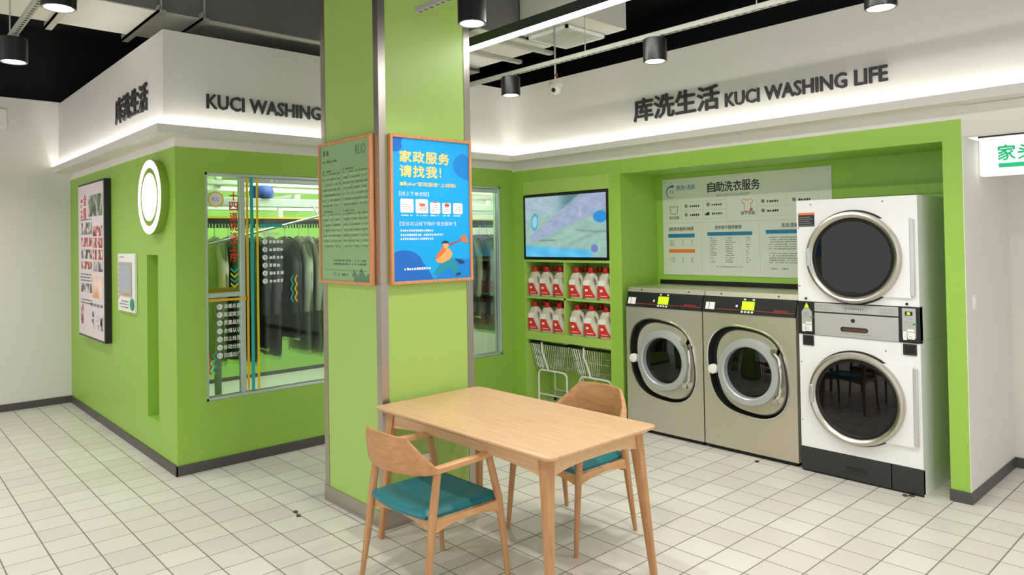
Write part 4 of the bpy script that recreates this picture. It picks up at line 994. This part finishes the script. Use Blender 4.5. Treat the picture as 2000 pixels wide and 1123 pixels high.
def tv_colour(u, v):
    def mix(a, b, t): t = max(0.0, min(1.0, t)); return tuple(a[i] * (1 - t) + b[i] * t for i in range(3))
    def sm(a, b, x): t = max(0.0, min(1.0, (x - a) / (b - a))); return t * t * (3 - 2 * t)
    n = 0.5 + 0.5 * math.sin(u * 19 + 4 * math.sin(v * 9)) * math.cos(v * 15 + u * 7)
    n2 = 0.5 + 0.5 * math.sin(u * 41 + 6 * math.sin(v * 13 + u * 3)) * math.cos(v * 37 - u * 11)
    c = mix((136, 172, 164), (166, 202, 186), 0.6 * n + 0.4 * n2)                       # quilt
    bgc = mix((150, 178, 190), (70, 116, 116), sm(0.38, 0.6, u) * (0.7 + 0.3 * n2)); bgc = mix(bgc, (196, 210, 214), 0.5 * n2 * (1 - sm(0.3, 0.5, u)))
    c = mix(bgc, c, sm(0.22, 0.42, v + 0.12 * u - 0.06))
    d = (v - 0.70) + (u - 0.08) * 0.80; w_ = 0.05 + 0.24 * u                           # sleeve
    c = mix(c, mix((172, 182, 208), (142, 158, 186), 0.5 * n + 0.5 * n2), (1 - sm(w_ * 0.85, w_ * 1.1, abs(d))) * sm(0.04, 0.1, u))
    c = mix(c, (196, 206, 222), 0.6 * (1 - sm(0.004, 0.012, abs(u - 0.7))) * sm(0.15, 0.2, v) * (1 - sm(0.36, 0.42, v)))
    c = mix(c, mix((78, 178, 224), (104, 200, 238), n), sm(-0.02, 0.02, v - 0.81 - 0.09 * u) * (1 - sm(0.78, 0.9, u)))
    c = mix(c, (34, 140, 212), 1 - sm(0.7, 1.05, ((u - 0.93) / 0.085) ** 2 + ((v - 0.37) / 0.1) ** 2))
    q = ((u - 0.125 - 0.04 * (0.44 - v)) / 0.05) ** 2 + ((v - 0.42) / 0.15) ** 2
    c = mix(c, mix((156, 200, 226), (60, 166, 196), sm(0.3, 0.6, q)), 1 - sm(0.85, 1.1, q))
    c = mix(c, (112, 124, 186), 1 - sm(0.5, 1.1, ((u - 0.86) / 0.045) ** 2 + ((v - 0.86) / 0.07) ** 2))
    c = mix(c, (112, 148, 136), 0.8 * (1 - sm(0.006, 0.018, abs(v - 0.55 - 0.05 * math.sin((u - 0.6) * 5)))) * sm(0.6, 0.68, u))
    c = mix(c, (118, 120, 112), 0.8 * (1 - sm(0.008, 0.02, abs(v - 0.735 + 0.02 * u))) * sm(0.16, 0.22, u) * (1 - sm(0.36, 0.44, u)))
    return c
def tv_screen():
    nx, nz = 96, 56; vs, fs, cs = [], [], []
    for j in range(nz + 1):
        for i in range(nx + 1):
            vs.append((e + (TW - 2 * e) * i / nx, 0.0, e + (TH - 2 * e) * j / nz)); c = tv_colour(i / nx, 1 - j / nz); cs += [lin(c[0]), lin(c[1]), lin(c[2]), 1.0]
    for j in range(nz):
        for i in range(nx): a = j * (nx + 1) + i; fs.append((a, a + 1, a + nx + 2, a + nx + 1))
    mt = bpy.data.materials.new('television_picture'); mt.use_nodes = True; nt = mt.node_tree; bb = nt.nodes['Principled BSDF']
    at = nt.nodes.new('ShaderNodeAttribute'); at.attribute_name = 'picture'
    nt.links.new(at.outputs['Color'], bb.inputs['Emission Color']); bb.inputs['Emission Strength'].default_value = 0.85; bb.inputs['Base Color'].default_value = (0.02, 0.02, 0.02, 1); bb.inputs['Roughness'].default_value = 0.25
    m = MB().add(vs, fs); me = m.mesh('screen', mt)
    ca = me.color_attributes.new('picture', 'FLOAT_COLOR', 'POINT'); ca.data.foreach_set('color', cs)
    o = bpy.data.objects.new('screen', me); COL.objects.link(o); o.parent = tvt; return o
tv_screen()

def bottle_proto():
    t = thing('detergent_bottle', '', 'bottle', (0, 0, 0), 0, 'detergent bottles on the shelves')
    def sec(z, x0, x1, d, n=20):
        c, hw = (x0 + x1) / 2, (x1 - x0) / 2; L = []
        for i in range(n):
            a = 2 * PI * i / n; ca, sa = math.cos(a), math.sin(a); k = 1 / (abs(ca) ** 3.2 + abs(sa) ** 3.2) ** (1 / 3.2)
            L.append((c + hw * k * ca, d * k * sa, z))
        return L
    body = MB().loft([sec(0, -0.066, 0.066, 0.036), sec(0.004, -0.072, 0.072, 0.04), sec(0.03, -0.073, 0.073, 0.042), sec(0.09, -0.073, 0.072, 0.042), sec(0.115, -0.073, 0.05, 0.042), sec(0.14, -0.072, 0.034, 0.041), sec(0.18, -0.072, 0.028, 0.04), sec(0.203, -0.068, 0.042, 0.038), sec(0.224, -0.056, 0.048, 0.033), sec(0.238, -0.04, 0.032, 0.026), sec(0.245, -0.034, 0.026, 0.024)], (True, True)).build('body', M['bottle'], t, smooth=True)
    MB().tube([(0.026, 0, 0.212), (0.05, 0, 0.202), (0.064, 0, 0.175), (0.066, 0, 0.14), (0.062, 0, 0.108), (0.05, 0, 0.088)], [0.02, 0.019, 0.014, 0.012, 0.015, 0.02], 8).build('handle', M['bottle'], t, smooth=True)
    m = MB(); m.lathe([(0.031, 0.24), (0.034, 0.244), (0.034, 0.262), (0.03, 0.266), (0.029, 0.287), (0.025, 0.291)], (-0.004, 0, 0), 'z', 16, (True, True)); m.build('cap', M['red'], t, smooth=True)
    lab = MB().poly([(-0.066, 0.018), (0.064, 0.018), (0.064, 0.035), (0.035, 0.07), (0.0, 0.128), (-0.066, 0.128)], -0.0435).build('label', M['label_red'], t, fix=False)
    m = MB(); m.poly([(-0.066, 0.128), (0.0, 0.128), (0.014, 0.14), (0.016, 0.178), (-0.05, 0.178), (-0.066, 0.165)], -0.0435); m.rect(-0.045, -0.015, 0.075, 0.095, -0.0439); m.rect(-0.04, 0.035, 0.035, 0.04, -0.0439)
    m.build('label_upper', M['label_white'], lab, fix=False)
    return t
bproto = bottle_proto()
first = True
for row, zb, rown in ((0, 1.068, 'upper'), (1, 0.722, 'lower')):
    for bay, xs, bayn in ((0, (-5.033, -4.865, -4.695), 'left'), (1, (-4.482, -4.305, -4.130), 'right')):
        for dep in (0, 1):
            for k, x in enumerate(xs):
                b = bproto if first else copy_tree(bproto); first = False
                rr = random.Random(row * 100 + bay * 10 + k + dep * 50)
                b.location = (x + rr.uniform(-0.006, 0.006) + dep * 0.01, YF + 0.065 + dep * 0.115 + rr.uniform(-0.004, 0.004), zb); b.rotation_euler = (0, 0, rr.uniform(-0.08, 0.08))
                b['label'] = 'cream detergent bottle with red cap, %s %s bay, %s row, %s' % (rown, bayn, ('front', 'back')[dep], ('left', 'middle', 'right')[k])

# ------------------------------------------------------------------ basket trolleys
def trolley(label, x0):
    t = thing('basket_trolley', label, 'trolley', (x0, YF + 0.04, 0), 0, 'wire basket trolleys under the shelves')
    W_, D_ = 0.485, 0.26; zt, zb = 0.61, 0.355; ins = 0.06
    m = MB(); m.tube([(0, 0, zt), (W_, 0, zt), (W_, D_, zt), (0, D_, zt)], 0.013, 8, True); m.build('rim', M['black'], t, smooth=True)
    m = MB(); r = 0.0026
    def lerp(a, b, f): return tuple(a[i] + (b[i] - a[i]) * f for i in range(3))
    T0, T1, T2, T3 = (0, 0, zt), (W_, 0, zt), (W_, D_, zt), (0, D_, zt)
    B0, B1, B2, B3 = (ins, ins * 0.6, zb), (W_ - ins, ins * 0.6, zb), (W_ - ins, D_ - ins * 0.5, zb), (ins, D_ - ins * 0.5, zb)
    for (a, b, c, d, n) in ((T0, T1, B0, B1, 17), (T3, T2, B3, B2, 17), (T0, T3, B0, B3, 8), (T1, T2, B1, B2, 8)):
        for k in range(n + 1): m.tube([lerp(a, b, k / n), lerp(c, d, k / n)], r, 5)
    for f in (0.5, 1.0): m.tube([lerp(T0, B0, f), lerp(T1, B1, f), lerp(T2, B2, f), lerp(T3, B3, f)], r * 1.3, 5, True)
    for k in range(9): m.tube([lerp(B0, B1, k / 8), lerp(B3, B2, k / 8)], r, 5)
    m.build('wire_basket', M['chrome'], t)
    for y in (0.02, D_ - 0.01):
        a, b = 0.09, W_ - 0.02; zz = 0.345; rr = 0.05; pts = [(a, y, 0.02), (a, y, zz - rr)]
        for q in range(1, 6): an = PI - q * PI / 12; pts.append((a + rr + rr * math.cos(an), y, zz - rr + rr * math.sin(an)))
        pts += [(a + rr, y, zz), (b - rr, y, zz)]
        for q in range(1, 6): an = PI / 2 - q * PI / 12; pts.append((b - rr + rr * math.cos(an), y, zz - rr + rr * math.sin(an)))
        pts += [(b, y, zz - rr), (b, y, 0.02)]
        m = MB(); m.tube(pts, 0.009, 8); m.tube([(a, y, 0.11), (b, y, 0.11)], 0.007, 8); m.build('leg_frame', M['white_pl'], t, smooth=True)
    m = MB(); m.tube([(0.17, -0.012, zt + 0.01), (0.17, -0.012, 0.53), (0.205, 0.0, 0.44), (0.225, 0.015, 0.345)], 0.009, 8); m.build('support_arm', M['white_pl'], t, smooth=True)
    m = MB()
    for k in range(7): y = 0.02 + (D_ - 0.03) * k / 6; m.tube([(0.09, y, 0.115), (W_ - 0.02, y, 0.115)], 0.003, 5)
    m.build('lower_rack', M['chrome'], t)
    for (a, y) in ((0.09, 0.02), (W_ - 0.02, 0.02), (0.09, D_ - 0.01), (W_ - 0.02, D_ - 0.01)):
        MB().lathe([(0.018, -0.008), (0.02, 0), (0.018, 0.008)], (a, y, 0.02), 'x', 12, (True, True)).build('caster', M['rubber'], t)
    return t
trolley('wire basket trolley under the left shelf bay', -5.095)
trolley('wire basket trolley under the right shelf bay, behind the far chair', -4.555)

# ------------------------------------------------------------------ table
TX_0, TX_1, TY_0, TY_1, TZ = -3.408, -2.067, 2.116, 2.872, 0.722
tb = thing('dining_table', 'rectangular oak table with splayed legs against the green pillar', 'table', ((TX_0 + TX_1) / 2, (TY_0 + TY_1) / 2, 0))
tw, td = (TX_1 - TX_0) / 2, (TY_1 - TY_0) / 2
def rrect(hx, hy, r, z, n=5):
    L = []
    for sx, sy, a0 in ((1, 1, 0), (-1, 1, 90), (-1, -1, 180), (1, -1, 270)):
        for k in range(n + 1): a = math.radians(a0 + 90 * k / n); L.append((sx * (hx - r) + r * math.cos(a), sy * (hy - r) + r * math.sin(a), z))
    return L
MB().loft([rrect(tw - 0.03, td - 0.03, 0.03, TZ - 0.03), rrect(tw - 0.002, td - 0.002, 0.035, TZ - 0.012), rrect(tw, td, 0.035, TZ - 0.008), rrect(tw, td, 0.035, TZ - 0.002), rrect(tw - 0.002, td - 0.002, 0.035, TZ)], (True, True)).build('table_top', M['oak_x'], tb, smooth=True)
ax, ay = tw - 0.075, td - 0.07
def apron(p0, p1, nm='apron'):
    m = MB(); n = 14; L = []
    d = Vector((p1[0] - p0[0], p1[1] - p0[1], 0)); nrm = Vector((-d.y, d.x, 0)).normalized() * 0.011
    for k in range(n + 1):
        f = k / n; dep = 0.055 + 0.032 * abs(2 * f - 1) ** 3; x = p0[0] + d.x * f; y = p0[1] + d.y * f
        L.append([(x + nrm.x, y + nrm.y, TZ - 0.029), (x - nrm.x, y - nrm.y, TZ - 0.029), (x - nrm.x, y - nrm.y, TZ - 0.029 - dep), (x + nrm.x, y + nrm.y, TZ - 0.029 - dep)])
    m.loft(L, (True, True)); m.build(nm, M['oak_x'], tb)
apron((-ax, -ay), (ax, -ay)); apron((-ax, ay), (ax, ay)); apron((-ax, -ay), (-ax, ay)); apron((ax, -ay), (ax, ay))
for sx in (-1, 1):
    for sy in (-1, 1):
        m = MB(); L = []
        for z, off, wx, wy in ((0.0, 0.0, 0.017, 0.014), (0.35, 0.035, 0.023, 0.018), (0.6, 0.06, 0.029, 0.022), (TZ - 0.028, 0.072, 0.033, 0.024)):
            cx_, cy_ = sx * (tw - 0.024 - off * 0.85), sy * (td - 0.022 - off * 0.7)
            L.append(rrect(wx, wy, 0.009, z, 2)); L[-1] = [(p[0] + cx_, p[1] + cy_, p[2]) for p in L[-1]]
        m.loft(L, (True, True)); m.build('leg', M['oak_z'], tb, smooth=True)

# ------------------------------------------------------------------ chairs
def chair_proto(label, loc, rz):
    t = thing('dining_chair', label, 'chair', loc, rz, 'oak armchairs at the table')
    # sweep of arms and back: half plan, from front post to middle of back
    def plan(s):        # s from -1 (left arm tip) to 1 (right arm tip)
        a = abs(s); sg = 1 if s >= 0 else -1
        if a > 0.5:
            f = (a - 0.5) / 0.5          # 0 where back begins, 1 at arm tip
            return Vector((sg * (0.245 - 0.012 * f * f + 0.008 * math.sin(PI * f)), -0.165 + 0.325 * f, 0))
        f = a / 0.5; an = f * 1.30
        return Vector((sg * 0.245 * math.sin(an) / math.sin(1.30), -0.165 - 0.118 * (math.cos(an) - math.cos(1.30)) / (1 - math.cos(1.30)), 0))
    def section(s, n=8):
        a = abs(s); p = plan(s); q = (plan(min(1, s + 0.01)) - plan(max(-1, s - 0.01))).normalized(); nr = Vector((q.y, -q.x, 0))
        if nr.dot(Vector((0, -1, 0)) if a < 0.3 else Vector((p.x, 0, 0))) < 0: nr = -nr
        zb = 0.605 + 0.012 * min(1, max(0, (a - 0.4) / 0.3))
        if a < 0.25: h, th = 0.16, 0.010
        elif a < 0.5: f = (a - 0.25) / 0.25; h, th = 0.16 + (0.03 - 0.16) * f ** 0.9, 0.010 + 0.010 * f
        else: f = (a - 0.5) / 0.5; h, th = 0.03 - 0.006 * f, 0.020 + 0.004 * math.sin(PI * f) - 0.003 * f
        h += 0.006 * math.cos(a * PI / 0.5) if a < 0.25 else 0
        lean = 0.10 * h
        L = []
        for (k, zz) in ((1, 0.12), (1, 0.88), (0.7, 1.0), (-0.7, 1.0), (-1, 0.88), (-1, 0.12), (-0.7, 0.0), (0.7, 0.0)):
            L.append(tuple(p + nr * (k * th + lean * (zz - 0.3)) + Vector((0, 0, zb + zz * h))))
        return L
    def part(s0, s1, n, name, mt):
        m = MB(); m.loft([section(s0 + (s1 - s0) * k / n) for k in range(n + 1)], (True, True)); m.build(name, M[mt], t, smooth=True)
    part(-0.5, 0.5, 48, 'backrest', 'oak_c')
    part(-1.0, -0.5, 14, 'armrest', 'oak_y'); part(0.5, 1.0, 14, 'armrest', 'oak_y')
    def leg(pts, rads):
        m = MB(); m.tube(pts, rads, 10); m.build('leg', M['oak_z'], t, smooth=True)
    for sg in (-1, 1):
        leg([(sg * 0.256, 0.245, 0.0), (sg * 0.25, 0.225, 0.2), (sg * 0.243, 0.2, 0.42), (sg * 0.232, 0.15, 0.63)], [0.0115, 0.0155, 0.0195, 0.0175])
        leg([(sg * 0.258, -0.245, 0.0), (sg * 0.25, -0.215, 0.2), (sg * 0.243, -0.185, 0.42), (sg * 0.243, -0.155, 0.615)], [0.0115, 0.0165, 0.0205, 0.018])
    # seat rails
    m = MB()
    for sg in (-1, 1):
        L = []
        for k in range(9):
            f = k / 8; y = -0.19 + 0.39 * f; dep = 0.028 + 0.028 * abs(2 * f - 1) ** 2
            L.append([(sg * 0.244 - 0.009, y, 0.408), (sg * 0.244 + 0.009, y, 0.408), (sg * 0.244 + 0.009, y, 0.408 - dep), (sg * 0.244 - 0.009, y, 0.408 - dep)])
        m.loft(L, (True, True))
    for y in (-0.175, 0.196):
        L = []
        for k in range(9):
            f = k / 8; x = -0.235 + 0.47 * f; dep = 0.03 + 0.03 * abs(2 * f - 1) ** 2
            L.append([(x, y - 0.009, 0.406), (x, y + 0.009, 0.406), (x, y + 0.009, 0.406 - dep), (x, y - 0.009, 0.406 - dep)])
        m.loft(L, (True, True))
    m.build('seat_rail', M['oak_y'], t)
    # cushion with a dished top
    m = MB(); NX, NY = 22, 20
    def edge(u, v):
        x = u * (0.235 - 0.018 * (v < 0) * v * v); y = 0.005 + v * 0.212 - (0.03 * (1 - u * u) if v < 0 else 0) * (-v)
        return x, y
    grid_ = []
    for j in range(NY + 1):
        row = []
        for i in range(NX + 1):
            u, v = i / NX * 2 - 1, j / NY * 2 - 1; x, y = edge(u, v); d = max(abs(u), abs(v))
            z = 0.444 - 0.014 * (1 - u * u) * (1 - v * v) - (0.02 * ((d - 0.86) / 0.14) ** 2 if d > 0.86 else 0)
            row.append((x, y, z))
        grid_.append(row)
    vs = [p for r in grid_ for p in r]; fs = []
    for j in range(NY):
        for i in range(NX): a = j * (NX + 1) + i; fs.append((a, a + 1, a + NX + 2, a + NX + 1))
    rim = [i for i in range(NX + 1)] + [(j + 1) * (NX + 1) - 1 for j in range(1, NY + 1)] + [NY * (NX + 1) + i for i in range(NX - 1, -1, -1)] + [j * (NX + 1) for j in range(NY - 1, 0, -1)]
    o = len(vs); vs += [(vs[i][0] * 0.99, vs[i][1] * 0.99, 0.409) for i in rim]; n = len(rim)
    for k in range(n): fs.append((rim[k], o + k, o + (k + 1) % n, rim[(k + 1) % n]))
    fs.append(tuple(o + k for k in range(n)))
    m.add(vs, fs); m.build('seat_cushion', M['teal_seat'], t, smooth=True)
    return t
chair_proto('oak armchair with teal seat on the near side of the table', (-2.772, 2.045, 0), 0.0)
chair_proto('oak armchair with teal seat on the far side, by the washers', (-2.737, 2.972, 0), PI)

# ------------------------------------------------------------------ lightbox sign at the right, switch, vent
sb = thing('lightbox_sign', 'white lightbox sign with green Chinese characters at the right edge', 'sign', (-1.29, 5.2, 1.975))
MB().box(0, 1.2, 0.0, 0.09, 0, 0.238).build('case', M['box_sign'], sb, bevel=0.004)
MB().box(-0.004, 1.204, -0.004, 0.094, 0.238, 0.256).build('top_cap', M['charcoal'], sb)
m = MB()
for k in range(6): m.box(0.1 + k * 0.2, 0.103 + k * 0.2, 0.04, 0.043, 0.256, 0.5)
m.build('hanging_wire', M['charcoal'], sb)
m = MB(); add_text(m, '家', 0.097, 0.09, 0.092, -0.001, bold=0.03); add_text(m, '头', 0.2, 0.09, 0.088, -0.001, bold=0.03); m.rect(0.1, 0.5, 0.045, 0.072, -0.001); m.build('printed_text', M['teal_green'], sb, fix=False, kind='stuff')
sw = thing('light_switch', 'small white switch plate on the right-hand white wall', 'switch', (XR + 0.004, 5.09, 1.2), PI / 2)
MB().box(-0.03, 0.03, -0.008, 0, -0.045, 0.045).build('plate', M['white_pl'], sw, bevel=0.002); MB().box(-0.014, 0.014, -0.011, -0.007, -0.025, 0.025).build('rocker', M['white_pl'], sw, bevel=0.001)
vt = thing('wall_vent', 'small white louvred vent high on the far left wall', 'vent', (XL, 0.98, 2.82), PI / 2)
MB().box(-0.14, 0.14, -0.012, 0, 0, 0.2).build('frame', M['white_pl'], vt, bevel=0.003)
for k in range(6): MB().box(-0.12, 0.12, -0.022, -0.01, 0.02 + k * 0.028, 0.032 + k * 0.028).build('slat', M['white_pl'], vt)

# floor studs and crumbs
for k, (x, y, c, l) in enumerate(((-4.07, 1.97, 'brown_bits', 'brown scrap on the tiles left of the pillar, the farther of two'), (-4.0, 1.955, 'brown_bits', 'brown scrap on the tiles left of the pillar, the nearer of two'),
                                  (-1.637, 4.825, 'brown_bits', 'small brown scrap on the tiles in front of the dryer'), (-1.605, 4.845, 'charcoal', 'small dark scrap touching the dryer base corner'), (-2.609, 4.812, 'charcoal', 'small dark scrap on the tiles before the right washer'))):
    m = MB(); r = random.Random(k)
    pts = [(0.02 * r.uniform(0.7, 1.1) * math.cos(a), 0.016 * r.uniform(0.7, 1.1) * math.sin(a)) for a in [2 * PI * i / 9 for i in range(9)]]
    m.loft([[(p[0] * 0.9, p[1] * 0.9, 0.0) for p in pts], [(p[0], p[1], 0.004) for p in pts], [(p[0] * 0.6, p[1] * 0.6, 0.009) for p in pts]], (True, True))
    o = m.build('floor_scrap', M[c], loc=(x, y, 0), smooth=True); tag(o, l, 'scrap')

# ------------------------------------------------------------------ ceiling services
d1 = thing('air_duct', 'broad grey air duct running above the window fascia', 'duct', (-5.73, 2.0, 3.3))
MB().box(0.36, 0.37, -3.5, 2.6, 0.0, 0.6).build('side_panel', M['duct_grey'], d1)
MB().box(-0.37, 0.37, -3.5, 2.6, -0.008, 0.0).build('underside', M['duct_white'], d1)
MB().box(-0.37, -0.36, -3.5, 2.6, 0.0, 0.6).build('side_panel', M['duct_grey'], d1)
for y in (-0.95, -0.42):
    m = MB(); m.box(-0.52, 0.44, y, y + 0.05, -0.03, -0.01); m.box(-0.52, 0.44, y, y + 0.006, -0.03, 0.02); m.build('support_rail', M['galv'], d1)
m = MB(); m.box(-0.62, 0.44, -0.9 + 0.78, -0.9 + 0.83, -0.03, -0.01); m.box(-0.62, 0.44, -0.9 + 0.78, -0.9 + 0.786, -0.03, 0.03); m.build('support_rail', M['galv'], d1)
for y in (-0.93, -0.4, -0.1):
    m = MB(); m.box(0.40, 0.412, y, y + 0.012, -0.03, 0.65); m.box(-0.5, -0.488, y, y + 0.012, -0.03, 0.65); m.build('hanging_rod', M['galv'], d1)
d2 = thing('air_duct', 'dark grey duct behind the linear lamp, right of the pillar', 'duct', (-4.6, 4.1, 3.3))
MB().box(-0.66, 0.34, -0.45, 0.38, 0.005, 0.55).build('duct_body', M['duct_grey'], d2)
MB().box(-0.66, 0.34, -0.45, 0.38, -0.004, 0.005).build('underside', M['duct_white'], d2)
m = MB(); m.box(-0.2, -0.15, -0.5, 0.5, -0.035, -0.005); m.build('support_rail', M['galv'], d2)
m = MB(); m.box(0.2, 0.25, -0.5, 0.5, -0.035, -0.005); m.build('support_rail', M['galv'], d2)
ac = thing('ceiling_air_diffuser', 'square grilled air diffuser on a white box under the black ceiling', 'diffuser', (-4.0, 4.39, 3.3))
MB().box(-0.24, 0.42, -0.3, 0.26, 0.02, 0.4).build('plenum_box', M['duct_white'], ac)
m = MB(); e = 0.02
m.box(-0.225, 0.225, -0.24, -0.24 + e, -0.01, 0.015); m.box(-0.225, 0.225, 0.24 - e, 0.24, -0.01, 0.015); m.box(-0.225, -0.225 + e, -0.24, 0.24, -0.01, 0.015); m.box(0.225 - e, 0.225, -0.24, 0.24, -0.01, 0.015); m.build('frame', M['enamel'], ac)
for k in range(14): MB().box(-0.2, 0.2, -0.215 + k * 0.032, -0.203 + k * 0.032, -0.004, 0.012).build('slat', M['duct_white'], ac)
MB().box(-0.2, 0.2, -0.22, 0.22, 0.014, 0.018).build('grille_back', M['duct_grey'], ac)
# linear lamp
ll = thing('linear_pendant_lamp', 'long white linear lamp hung below the black ceiling', 'lamp', (-2.6, 3.17, 2.95))
MB().box(-1.5, 2.2, -0.03, 0.03, 0.012, 0.075).build('profile', M['charcoal'], ll); MB().box(-1.49, 2.19, -0.026, 0.026, 0.0, 0.012).build('diffuser', M['linear'], ll)
m = MB()
for x in (-1.3, 0.2, 1.7): m.tube([(x, 0, 0.075), (x, 0, 0.99)], 0.003, 6)
m.build('hanging_wire', M['galv'], ll)
# spot cans on tracks
ZB = 2.722
def track(label, x0, x1, y):
    t = thing('light_track', label, 'track', (x0, y, ZB + 0.165))
    MB().box(0, x1 - x0, -0.018, 0.018, -0.012, 0.018).build('rail', M['galv'], t, bevel=0.002)
    m = MB(); n = int((x1 - x0) / 0.05)
    for k in range(n): m.box(0.02 + k * 0.05, 0.04 + k * 0.05, -0.008, 0.008, -0.0128, -0.011)
    m.build('rail_slots', M['charcoal'], t, kind='stuff')
    x = 0.55
    while x < x1 - x0: MB().tube([(x, 0, 0.018), (x, 0, 3.95 - ZB - 0.166)], 0.004, 6).build('hanging_rod', M['galv'], t); x += 1.25
track('slotted light track parallel to the machine fascia', -5.0, 1.6, 3.7)
track('light track ending at the pillar, seen at the top edge', -3.17, 1.6, 2.28)
track('slotted light track over the left aisle', -8.2, 1.6, 0.69)
track('added unseen light track along the left aisle', -8.2, -2.5, -0.9)  # added row, holds unseen cans that brighten the left aisle
M['can'] = mat('black_can', (20, 20, 21), 0.32)
def spot(label, x, y, power=SPOT_W, size=142):
    t = thing('ceiling_spot_can', label, 'spotlight', (x, y, ZB), 0, 'black can spotlights on the tracks')
    R = 0.0725
    MB().lathe([(R - 0.004, 0.0), (R, 0.004), (R, 0.138), (R - 0.004, 0.142), (0.02, 0.142)], (0, 0, 0), 'z', 40, (False, True)).build('can', M['can'], t, smooth=True)
    MB().lathe([(R - 0.004, 0.0), (R - 0.012, 0.002), (R - 0.018, 0.016)], (0, 0, 0), 'z', 40).build('reflector_ring', M['galv'], t, smooth=True)
    MB().lathe([(R - 0.017, 0.015), (0.02, 0.013)], (0, 0, 0), 'z', 40, (False, True)).build('lens', M['lens'], t)
    MB().box(-0.02, 0.05, -0.02, 0.02, 0.14, 0.155).build('track_adapter', M['galv'], t)
    L = bpy.data.lights.new('spot_beam', 'SPOT'); L.energy = power; L.spot_size = math.radians(size); L.spot_blend = 0.9; L.shadow_soft_size = 0.028; L.color = (1.0, 0.975, 0.945)
    lo = bpy.data.objects.new('spot_beam', L); COL.objects.link(lo); lo.parent = t; lo.location = (0, 0, -0.004)
    return t
spot('black can spotlight just below the fascia top, nearest the pillar', -3.95, 3.7)
spot('black can spotlight hanging left of the fascia lettering', -2.63, 3.7)
spot('black can spotlight at the top edge above the dryer', -1.31, 3.7)
spot('black can spotlight at the top edge in front of the pillar', -2.75, 2.315)
spot('black can spotlight at the top edge under the pale duct', -3.76, 0.69)
spot('black can spotlight at the far left edge', -5.02, 0.69)
for x, y, l in ((0.0, 3.7, 'added black can spotlight to the right of the dryer, outside the picture'), (-1.43, 2.3, 'added black can spotlight over the aisle between table and dryer'), (-0.1, 2.3, 'added black can spotlight over the aisle farthest right of the table'),  # unseen cans added for fill, continuing the visible track spacing
                (-2.46, 0.69, 'added black can spotlight overhead between the near chair and the camera'), (-1.16, 0.69, 'added black can spotlight overhead to the left of the camera'), (0.14, 0.69, 'added black can spotlight overhead nearest to the camera'),
                (-6.3, 0.69, 'added black can spotlight before the wall terminal, outside the picture'), (-7.5, 0.69, 'added black can spotlight before the photo board by the left wall'),
                (-3.76, -0.9, 'added black can spotlight at the right end of the second aisle track'), (-5.02, -0.9, 'added black can spotlight third from the left wall on the second aisle track'), (-6.3, -0.9, 'added black can spotlight second from the left wall on the second aisle track'), (-7.5, -0.9, 'added black can spotlight nearest the left wall on the second aisle track')):
    spot(l, x, y)
# dome camera
dc = thing('dome_camera', 'white dome security camera hanging on a thin pole', 'camera', (-3.86, 4.1, 2.83))
MB().lathe([(0.01, 0.05), (0.05, 0.045), (0.055, 0.02), (0.052, -0.005), (0.045, -0.015)], (0, 0, 0), 'z', 28, (True, False)).build('housing', M['white_pl'], dc, smooth=True)
MB().lathe([(0.044, -0.012), (0.042, -0.035), (0.03, -0.058), (0.012, -0.068)], (0, 0, 0), 'z', 28, (False, True)).build('dome', M['white_pl'], dc, smooth=True)
MB().lathe([(0.018, 0.0), (0.016, -0.012), (0.008, -0.014)], (0.012, -0.032, -0.034), 'y', 20, (True, True)).build('lens', M['black'], dc, smooth=True)
MB().tube([(0, 0, 0.045), (0, 0, 1.12)], 0.008, 8).build('pole', M['satin'], dc)
MB().lathe([(0.012, 0), (0.012, 0.02)], (0.02, -0.01, 0.075), 'z', 12, (True, True)).build('red_indicator', M['red'], dc)  # plain red stub standing in for a small red indicator
